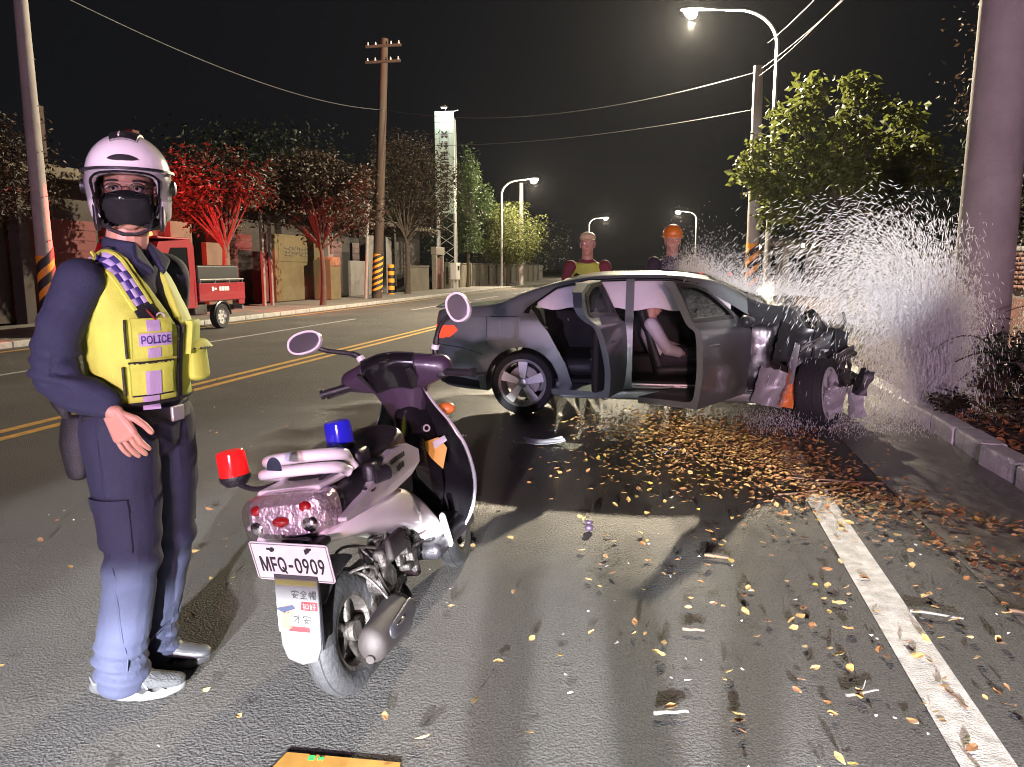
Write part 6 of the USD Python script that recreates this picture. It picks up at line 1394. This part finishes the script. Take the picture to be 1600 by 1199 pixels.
def jets(S, n, vx, vy, vz, seed, bunch=90, tmax=1.0):
    """Ballistic drops thrown up from S in bunched jets."""
    rng = np.random.default_rng(seed); J = np.stack([rng.uniform(*vx, bunch), rng.normal(*vy, bunch), rng.uniform(*vz, bunch)], 1)
    J[:, 2] *= 1 + .045 * np.clip(-J[:, 0], 0, 1.3) - .45 * np.clip(J[:, 0], 0, 1) * (S[0] < 5)
    i = rng.integers(0, bunch, n); v0 = J[i] + rng.normal(0, .14, (n, 3)); v0[:, 2] *= rng.uniform(.55, 1, n) ** .35
    land = (v0[:, 2] + np.sqrt(v0[:, 2] ** 2 + 2 * 9.81 * S[2])) / 9.81; t = land * rng.uniform(.0, tmax, n)
    P = A(S) + rng.normal(0, .09, (n, 3)) * [1, 1, 0] + v0 * t[:, None]; P[:, 2] -= 4.905 * t * t
    V = v0.copy(); V[:, 2] -= 9.81 * t
    ok = (P[:, 2] > .02) & ~((P[:, 0] < 3.35) & (P[:, 2] < .92) & (P[:, 1] > 7.0) & (P[:, 1] < 9.2)) & ~((P[:, 0] < 2.3) & (P[:, 2] < 1.3))
    return P[ok], V[ok], rng
S1, S2 = A([4.22, 7.6, .12]), A([5.75, 8.45, .15])
P, V, rw_ = jets(S1, 36000, (-2.3, .42), (-.05, .30), (4.3, 6.2), 1, 170)
P2, V2, _ = jets(S1, 9000, (-.9, .55), (-.1, .25), (2.8, 5.3), 2, 80)
P3, V3, _ = jets(S1, 6000, (-1.9, .35), (-.35, .3), (1.4, 4.4), 3, 90)
P, V = np.vstack([P, P2, P3]), np.vstack([V, V2, V3]); n = len(P)
single('water_spray', drops(P, V, rw_.uniform(.014, .10, n), rw_.uniform(.0014, .0040, n)), 'water_drops', label='tall fan of white spray bursting up between the car and the pole', cat='water spray', kind='stuff', smooth=True)
P, V, rw_ = jets(S2, 24000, (-.05, 1.9), (0, .3), (2.5, 5.9), 5, 90); n = len(P)
single('water_spray', drops(P, V, rw_.uniform(.012, .06, n), rw_.uniform(.0014, .0042, n)), 'water_drops', label='second plume of white spray at the right border beyond the pole', cat='water spray', kind='stuff', smooth=True)
n = 14000; rw_ = np.random.default_rng(6)
P = np.stack([rw_.uniform(1.7, 3.05, n), rw_.uniform(7.35, 8.9, n), 0 * rw_.random(n)], 1)
lx = (P[:, 0] - .25) * math.cos(math.radians(CAR_YAW)) + (P[:, 1] - 8.41) * math.sin(math.radians(CAR_YAW))
P[:, 2] = np.interp(lx, [1.2, 1.8, 2.3, 2.55, 2.9], [1.44, 1.38, 1.16, 1.18, 1.15]) + .02 + rw_.exponential(.085, n)
single('water_spray', drops(P, rw_.normal(0, 1, (n, 3)) * [.6, .4, .5] + [-.5, 0, .9], rw_.uniform(.006, .030, n), rw_.uniform(.0010, .0024, n)), 'water_drops', label='low mist of drops splashing off the bonnet and windscreen', cat='water spray', kind='stuff', smooth=True)
n = 6000; P = np.stack([rw_.uniform(2.1, 4.6, n), 6.95 + rw_.normal(0, .28, n), np.abs(rw_.normal(0, .07, n)) + .015], 1)
single('water_spray', drops(P, rw_.normal(0, .5, (n, 3)) + [0, 0, 1.2], rw_.uniform(.006, .03, n), rw_.uniform(.0012, .0028, n)), 'water_drops', label='drops bouncing off the flooded road at the crushed front wheel', cat='water spray', kind='stuff', smooth=True)

# ------------------------------------------------------------------ fallen leaves, twigs and wreckage on the road
for k, c in enumerate(((.46, .26, .085), (.50, .32, .12), (.30, .13, .045), (.38, .27, .05), (.22, .10, .04))): look(f'dry_leaf_{"abcde"[k]}', c, .6, var=.4, scale=40)
DRY = [f'dry_leaf_{c}' for c in 'abcde']
rl = np.random.default_rng(17)
def leaf_shape(s, rng):
    """A curled dry leaf, twelve triangles."""
    us, ws = np.linspace(-.5, .5, 4), [-.5, 0, .5]; wd = [.10, .42, .36, .04]; c1, c2 = rng.uniform(.1, .5), rng.uniform(.3, .9) * rng.choice([-1, 1]) * .35 + .35; v = []
    for u, wdt in zip(us, wd):
        for q in ws: v.append([u, q * wdt * 1.5 + rng.normal(0, .02), c1 * (u * u) + c2 * abs(q) * wdt * 1.1 + rng.normal(0, .03)])
    f = []
    for i in range(3):
        for j in range(2): a = i * 3 + j; f += [[a, a + 3, a + 4], [a, a + 4, a + 1]]
    v = A(v) * s; v[:, 2] -= v[:, 2].min()
    a = rng.uniform(0, 2 * np.pi); R = trimesh.transformations.euler_matrix(rng.normal(0, .25), rng.normal(0, .25), a)[:3, :3]; v = v @ R.T; v[:, 2] += .006 - v[:, 2].min()
    return trimesh.Trimesh(v, f, process=False)
spots = []
def scatter(n, va, ua, vb, ub, sv, su, z=.004):
    t = rl.random(n)
    for q in t:
        v, u = va + (vb - va) * q + rl.normal(0, sv), ua + (ub - ua) * q + rl.normal(0, su)
        zz = z + (.004 if 1.45 < v < 2.3 else 0)
        if v > 2.3: continue
        spots.append((v, u, zz))
scatter(1500, -.3, 7.3, .7, 6.0, .38, .5); scatter(1100, .3, 7.0, .9, 6.2, .30, .45); scatter(700, .7, 6.1, 1.3, 4.75, .24, .25); scatter(420, -.3, 5.7, .9, 5.2, .45, .35)
scatter(160, 1.15, 5.3, 2.05, 4.5, .07, .07); scatter(120, 1.42, 4.35, 1.85, 3.55, .10, .08); scatter(60, 1.5, 3.6, 2.1, 3.0, .15, .15); scatter(170, .3, 4.6, 1.2, 2.2, .55, .6)
scatter(60, -.6, 4.4, .3, 2.0, .7, .8); scatter(35, -3.4, 3.2, -1.5, 2.2, .6, .6); scatter(60, -4, 7, -2, 9, 1.2, 1.5); scatter(120, .5, 8.5, 1.2, 12, .6, 1.0)
dist = [np.hypot(*(RD(v, u)[:2])) for v, u, z in spots]; order = np.argsort(dist)
for i in order[:300]:
    v, u, z = spots[i]; s = rl.uniform(.026, .052)
    m = leaf_shape(s, rl); m.apply_translation(RD(v, u, z))
    c_ = rl.choice(5, p=[.3, .28, .2, .1, .12]); tone = ('tan', 'pale gold', 'rust brown', 'yellow', 'dark brown')[c_]
    place = 'lying in the wet gutter' if v > 1.45 else 'lying on or beside the white edge line' if .7 < v < 1.2 else 'at the edge of the drift before the wrecked car' if u > 5 and v > -1.2 else 'lying beyond the scooter and officer' if v < -1.9 else 'lying on the open road right of the scooter'
    single('fallen_leaf', m, DRY[c_], f'small curled {tone} leaf {place}', 'leaf', f'{tone} leaves {place}', smooth=False)
rest = order[300:]; grp = rl.choice(5, len(rest), p=[.27, .22, .27, .07, .17])
for g_ in range(5):
    ms = []
    for i in rest[grp == g_]:
        v, u, z = spots[i]; m = leaf_shape(rl.uniform(.026, .052), rl); m.apply_translation(RD(v, u, z + (.012 * rl.random() if u > 5.5 else 0))); ms.append(m)
    single('leaf_drift', trimesh.util.concatenate(ms), DRY[g_], label=('tan', 'pale gold', 'rust brown', 'yellow', 'dark brown')[g_] + ' leaves drifted before the wrecked car', cat='leaves', kind='stuff', smooth=False)
ms = []
for k in range(2600):
    v, u = 2.55 + rl.exponential(.7), rl.uniform(1, 16); z = float(verge_h(A([[v]]), A([[u]]))[0, 0]); m = leaf_shape(rl.uniform(.05, .09), rl); m.apply_translation(RD(v, u, z)); ms.append(m)
single('verge_leaves', trimesh.util.concatenate(ms), 'dry_leaf_c', label='rust coloured leaf litter on the verge behind the kerb', cat='leaves', kind='stuff', smooth=False)
look('twig_brown', (.17, .10, .06), .8, var=.4, scale=30)
def twig(p, L, yaw, r, label, mat='twig_brown', group=None, fork=False):
    rg = np.random.default_rng(int(abs(p[0]) * 1000)); a = math.radians(yaw); d = A([math.cos(a), math.sin(a), 0]); s = A([-d[1], d[0], 0]); ts = np.linspace(-.5, .5, 6)
    pts = [A([p[0], p[1], r + .006]) + d * L * t + s * rg.normal(0, .010) * L + UP * abs(rg.normal(0, .002)) for t in ts]
    parts = [tube(smooth_path(pts, 14), np.linspace(r, r * .55, 14), 6)]
    t = Thing('broken_twig', label, 'twig', (0, 0, 0), group=group); t.part('stem', parts[0], mat, 60)
    if fork: t.part('side_shoot', tube(smooth_path([pts[2], pts[3] + s * L * .12, pts[4] + s * L * .26 + UP * .02], 10), np.linspace(r * .7, r * .3, 10), 6), mat, 60)
twig((.52, 2.33), .115, 4, .007, 'straight grey stick near the bottom centre of the road', 'kerb_concrete')
twig((1.03, 3.70), .12, -18, .010, 'short thick brown twig left of the white edge line'); twig((.73, 2.91), .085, -10, .007, 'small reddish twig nearest below the thick brown twig')
twig((1.78, 3.05), .20, -22, .007, 'pale thin twig touching the white edge line', 'pavement'); twig((2.18, 3.05), .16, -30, .008, 'dark twig at the right border beside the gutter')
twig((2.2, 5.1), .62, 165, .010, 'forked twig lying in the wet gutter', fork=True); twig((1.95, 4.85), .5, 20, .008, 'long brown twig caught between gutter leaves', fork=True); twig((1.5, 2.4), .10, 95, .006, 'tiny upright pointing twig right of the edge line')
twig((1.2, 2.45), .13, 15, .006, 'crooked pale twig left of the lower edge line', 'pavement', fork=True)
look('shard_white', (.42, .42, .40), .35)
t = Thing('bumper_strip', 'torn pale grey bumper strip lying on the dark wet road', 'wreckage', (.27, 6.26, .01)); sm_ = torn((0, 0, 0), .30, .10, (.0, .0, .2), 31, .06); sm_.vertices = sm_.vertices * [1, 1, .45] + [0, 0, .012]; sm_.vertices[:, 2] -= sm_.vertices[:, 2].min() - .002; t.part('strip', sm_, 'grey_panel', 40); t.part('clip', tube([(-.15, -.03, .012), (-.24, -.05, .012), (-.26, 0, .02)], .008, 6), 'shard_white')
def crumbs(c, n, sx, sy, label, seed):
    rg = np.random.default_rng(seed); ms = []
    for _ in range(n):
        s = rg.uniform(.002, .0062); m = trimesh.convex.convex_hull(rg.normal(0, 1, (7, 3)) * s * [1, 1, .5]); m.apply_translation((c[0] + rg.normal(0, sx), c[1] + rg.normal(0, sy), .012)); ms.append(m)
    single('glass_crumbs', cat(ms), 'shard_white', label=label, cat='broken glass', kind='stuff', smooth=False)
crumbs((.84, 6.85), 90, .08, .05, 'patch of white crumbs behind the bumper strip', 1); crumbs((1.29, 6.05), 130, .09, .09, 'larger patch of white crumbs among the leaves', 2); crumbs((-.6, 7.0), 60, .6, .7, 'thin scatter of pale crumbs behind the car boot', 3); crumbs((-2.3, 4.5), 60, 1.0, 1.6, 'thin scatter of pale grit beside the scooter', 4); crumbs((.9, 3.2), 70, 1.0, 1.0, 'thin scatter of pale grit on the lower road', 5)
t = Thing('plastic_scrap', 'small dark plum plastic piece alone on the road', 'wreckage', (.43, 4.12, .0)); t.part('disc', soften(ell((0, 0, .022), (.026, .02, .02), 14), .01, 2), 'cowl_plum', 50); t.part('stub', soften(ell((.0, .012, .05), (.022, .018, .014), 14), .01, 2), 'cowl_plum', 50)
# ochre board at the viewer's feet
look('board_ochre', (.40, .20, .035), .6, var=.5, scale=10)
lamp_look('led_green', (.12, 1.0, .25), 1.6)
bd = Thing('board', 'ochre board with two tiny green lit characters at the bottom border', 'board', (0, 0, 0))
bd.part('plate', prism([(-.68, 2.135), (-.33, 2.085), (-.30, 1.55), (-.86, 1.55)], .004, (0, 0, .001)), 'board_ochre', 20)
for k in range(2):
    g_ = glyph(k + 1, .022, .0012); g_.apply_translation((-.598 + .028 * k, 2.105 - .004 * k, .0055)); bd.part('green_character', g_, 'led_green', 0)
# shrubs and broken branches on the verge
def shrub(name, label, loc, r, n, size, mat, seed, stems=7):
    rng = np.random.default_rng(seed); t = Thing(name, label, 'shrub', loc); S = []; C = []
    for k in range(stems):
        e = rng.normal(0, .5, 3) * A(r); e[2] = r[2] * rng.uniform(.5, 1.2); S.append(tube(smooth_path([(0, 0, -.05), e * .4 + [0, 0, .05], e], 8), np.linspace(.016, .005, 8), 5)); C.append(e)
    t.part('stems', cat(S), 'bark', 60); i = rng.integers(0, stems, n); P = A(C)[i] * rng.uniform(.4, 1.1, (n, 1)) + np.clip(rng.normal(0, .26, (n, 3)), -.5, .5) * A(r)
    t.part('foliage', leaves_at(P, size, rng), mat, False, kind='stuff')
shrub('shrub', 'dark green shrub at the right border below the second plume', (5.15, 7.4, .15), (.6, .45, .5), 1500, .085, 'leaf_dark', 41)
shrub('shrub', 'small mossy green shrub at the foot of the spray', (4.05, 6.95, .12), (.22, .16, .16), 500, .05, 'leaf_olive', 42)
shrub('shrub', 'orange brown leaf tuft before the dark green shrub', (4.62, 7.25, .30), (.16, .12, .10), 420, .055, 'leaf_dry', 43)
shrub('shrub', 'low dry bush on the verge at the right border', (4.6, 6.2, .12), (.5, .4, .25), 1100, .07, 'leaf_dry', 44)
fb_ = Thing('fallen_branch', 'bare dark broken branches arching out of the shrub by the pole', 'branch', (4.95, 7.25, .2))
rb_ = np.random.default_rng(51)
for k in range(16):
    e = A([rb_.uniform(-.8, .9), rb_.uniform(-.9, .3), rb_.uniform(.12, .8)]); m_ = e * .5 + [0, 0, .28]; fb_.part('bough', tube(smooth_path([(.35 * rb_.random(), 0, 0), m_, e], 14), np.linspace(.022, .006, 14), 6), 'bark', 60)
    fb_.part('twig', tube(smooth_path([m_, m_ * .6 + e * .4 + [.05, .05, .15], e + rb_.normal(0, .14, 3)], 10), np.linspace(.010, .004, 10), 5), 'bark', 60)
usdkit.material(stage, '/World/Looks/mist_look', {'v': ('principled_volume', {'color': (.97, .97, .98), 'density': .30, 'anisotropy': .3})}, [], volume='v.volume')
LK['mist_look'] = UsdShade.Material.Get(stage, '/World/Looks/mist_look')
mist = soften(union(hull(ell((4.15, 7.62, .25), (.35, .3, .25)), ell((3.85, 7.62, 1.0), (.62, .36, .55)), ell((4.2, 7.62, .9), (.4, .32, .5))), ell((3.5, 7.75, .95), (.6, .4, .5))), .1, 8)
single('spray_mist', mist, 'mist_look', label='fine white mist hanging inside the tall fan of spray', cat='mist', kind='stuff', smooth=True)
# ------------------------------------------------------------------ patrol car behind the viewer (its lamps light the road) and the bystander taking the picture
lamp_look('headlight_glow', (.92, .96, 1.0), 30.0)
lamp_look('beacon_red_glow', (1, .12, .10), 14.0)
lamp_look('beacon_blue_glow', (.15, .20, 1), 14.0)
look('patrol_white', (.7, .7, .7), .3, coat=.6)
PC = Thing('patrol_car', 'white patrol car with lit headlights and roof beacons behind the viewer', 'car', (-.82, -7.6, 0), 90)
sk_ = car_loft(0, -.95, 3.56, 60); 
TALL = 1.14                                   # a tall estate car
def tall(m): m = tm(m); m.vertices = m.vertices * [1, 1, TALL]; return m
PC.part('body', tall(sk_ - arch), 'patrol_white', 30)
for k, p in (('rear', REAR_WIN), ('front', FRONT_WIN)):
    for a_, b_ in ((.3, 1.1), (-1.1, -.3)): PC.part('side_window', tall((car_loft(-.004) - car_loft(.02)) ^ slab_xz(p, a_, b_)), 'car_trim', 30)
PC.part('windscreen', tall((car_loft(-.004) - car_loft(.02)) ^ ws), 'car_trim', 30)
for x in (0, 2.76):
    for y in (-.74, .74): PC.part('wheel', lathe([(.05, -.09), (.30, -.10), (.32, -.06), (.32, .06), (.30, .10), (.05, .09)], 30, (x, y, .32), (0, 1, 0)), 'tyre', 30)
HL = []
for y in (.56, -.56):
    PC.part('headlight', soften(ell((3.36, y, .86), (.10, .12, .07), 16), .03, 1), 'headlight_glow', 40)
    tilt = math.radians(40)
    light_sphere(PC.path + ('/headlight_left' if y > 0 else '/headlight_right'), (3.52, y, .86), (.92, .96, 1), HEAD_W, .05, 36.9, .03, (math.cos(tilt), -.03, -math.sin(tilt)))
PC.part('light_bar', rbx((1.35, 0, 1.66), (.22, 1.1, .06), .02), 'car_trim')
for y, mt in ((.36, 'beacon_blue_glow'), (-.36, 'beacon_red_glow')): PC.part('beacon', rbx((1.35, y, 1.75), (.20, .34, .12), .03), mt, 40)
# the dipped beam rises towards the kerb side
_az, _el = math.radians(16.0), math.radians(4.6)
light_sphere(PC.path + '/headlight_kerb_beam', (3.52, -.56, .88), (.96, .97, 1), HEAD_W * .85, .05, 6.4, .6, (math.cos(_az) * math.cos(_el), -math.sin(_az) * math.cos(_el), math.sin(_el)))
light_sphere(PC.path + '/beacon_light_blue', (1.52, .36, 1.80), (.72, .56, 1), BLUE_W, .09)
light_sphere(PC.path + '/beacon_light_red', (1.52, -.36, 1.80), (1, .56, .60), RED_W, .09)
simple_person('person', 'bystander in dark jacket standing behind the viewer', (.0, -.42, 0), 88, 1.66, 'jacket_dark', 'navy_trouser', 'hair', stance=.17, slim=.8)
# ------------------------------------------------------------------ damp night air
usdkit.material(stage, '/World/Looks/haze_look', {'v': ('principled_volume', {'color': (.92, .94, 1.0), 'density': 0.00007, 'anisotropy': .72})}, [], volume='v.volume')
LK['haze_look'] = UsdShade.Material.Get(stage, '/World/Looks/haze_look')
single('haze', bx((130, 650, 7.5), (2600, 2300, 17.4)), 'haze_look', label='thin damp night haze', kind='stuff', smooth=False)
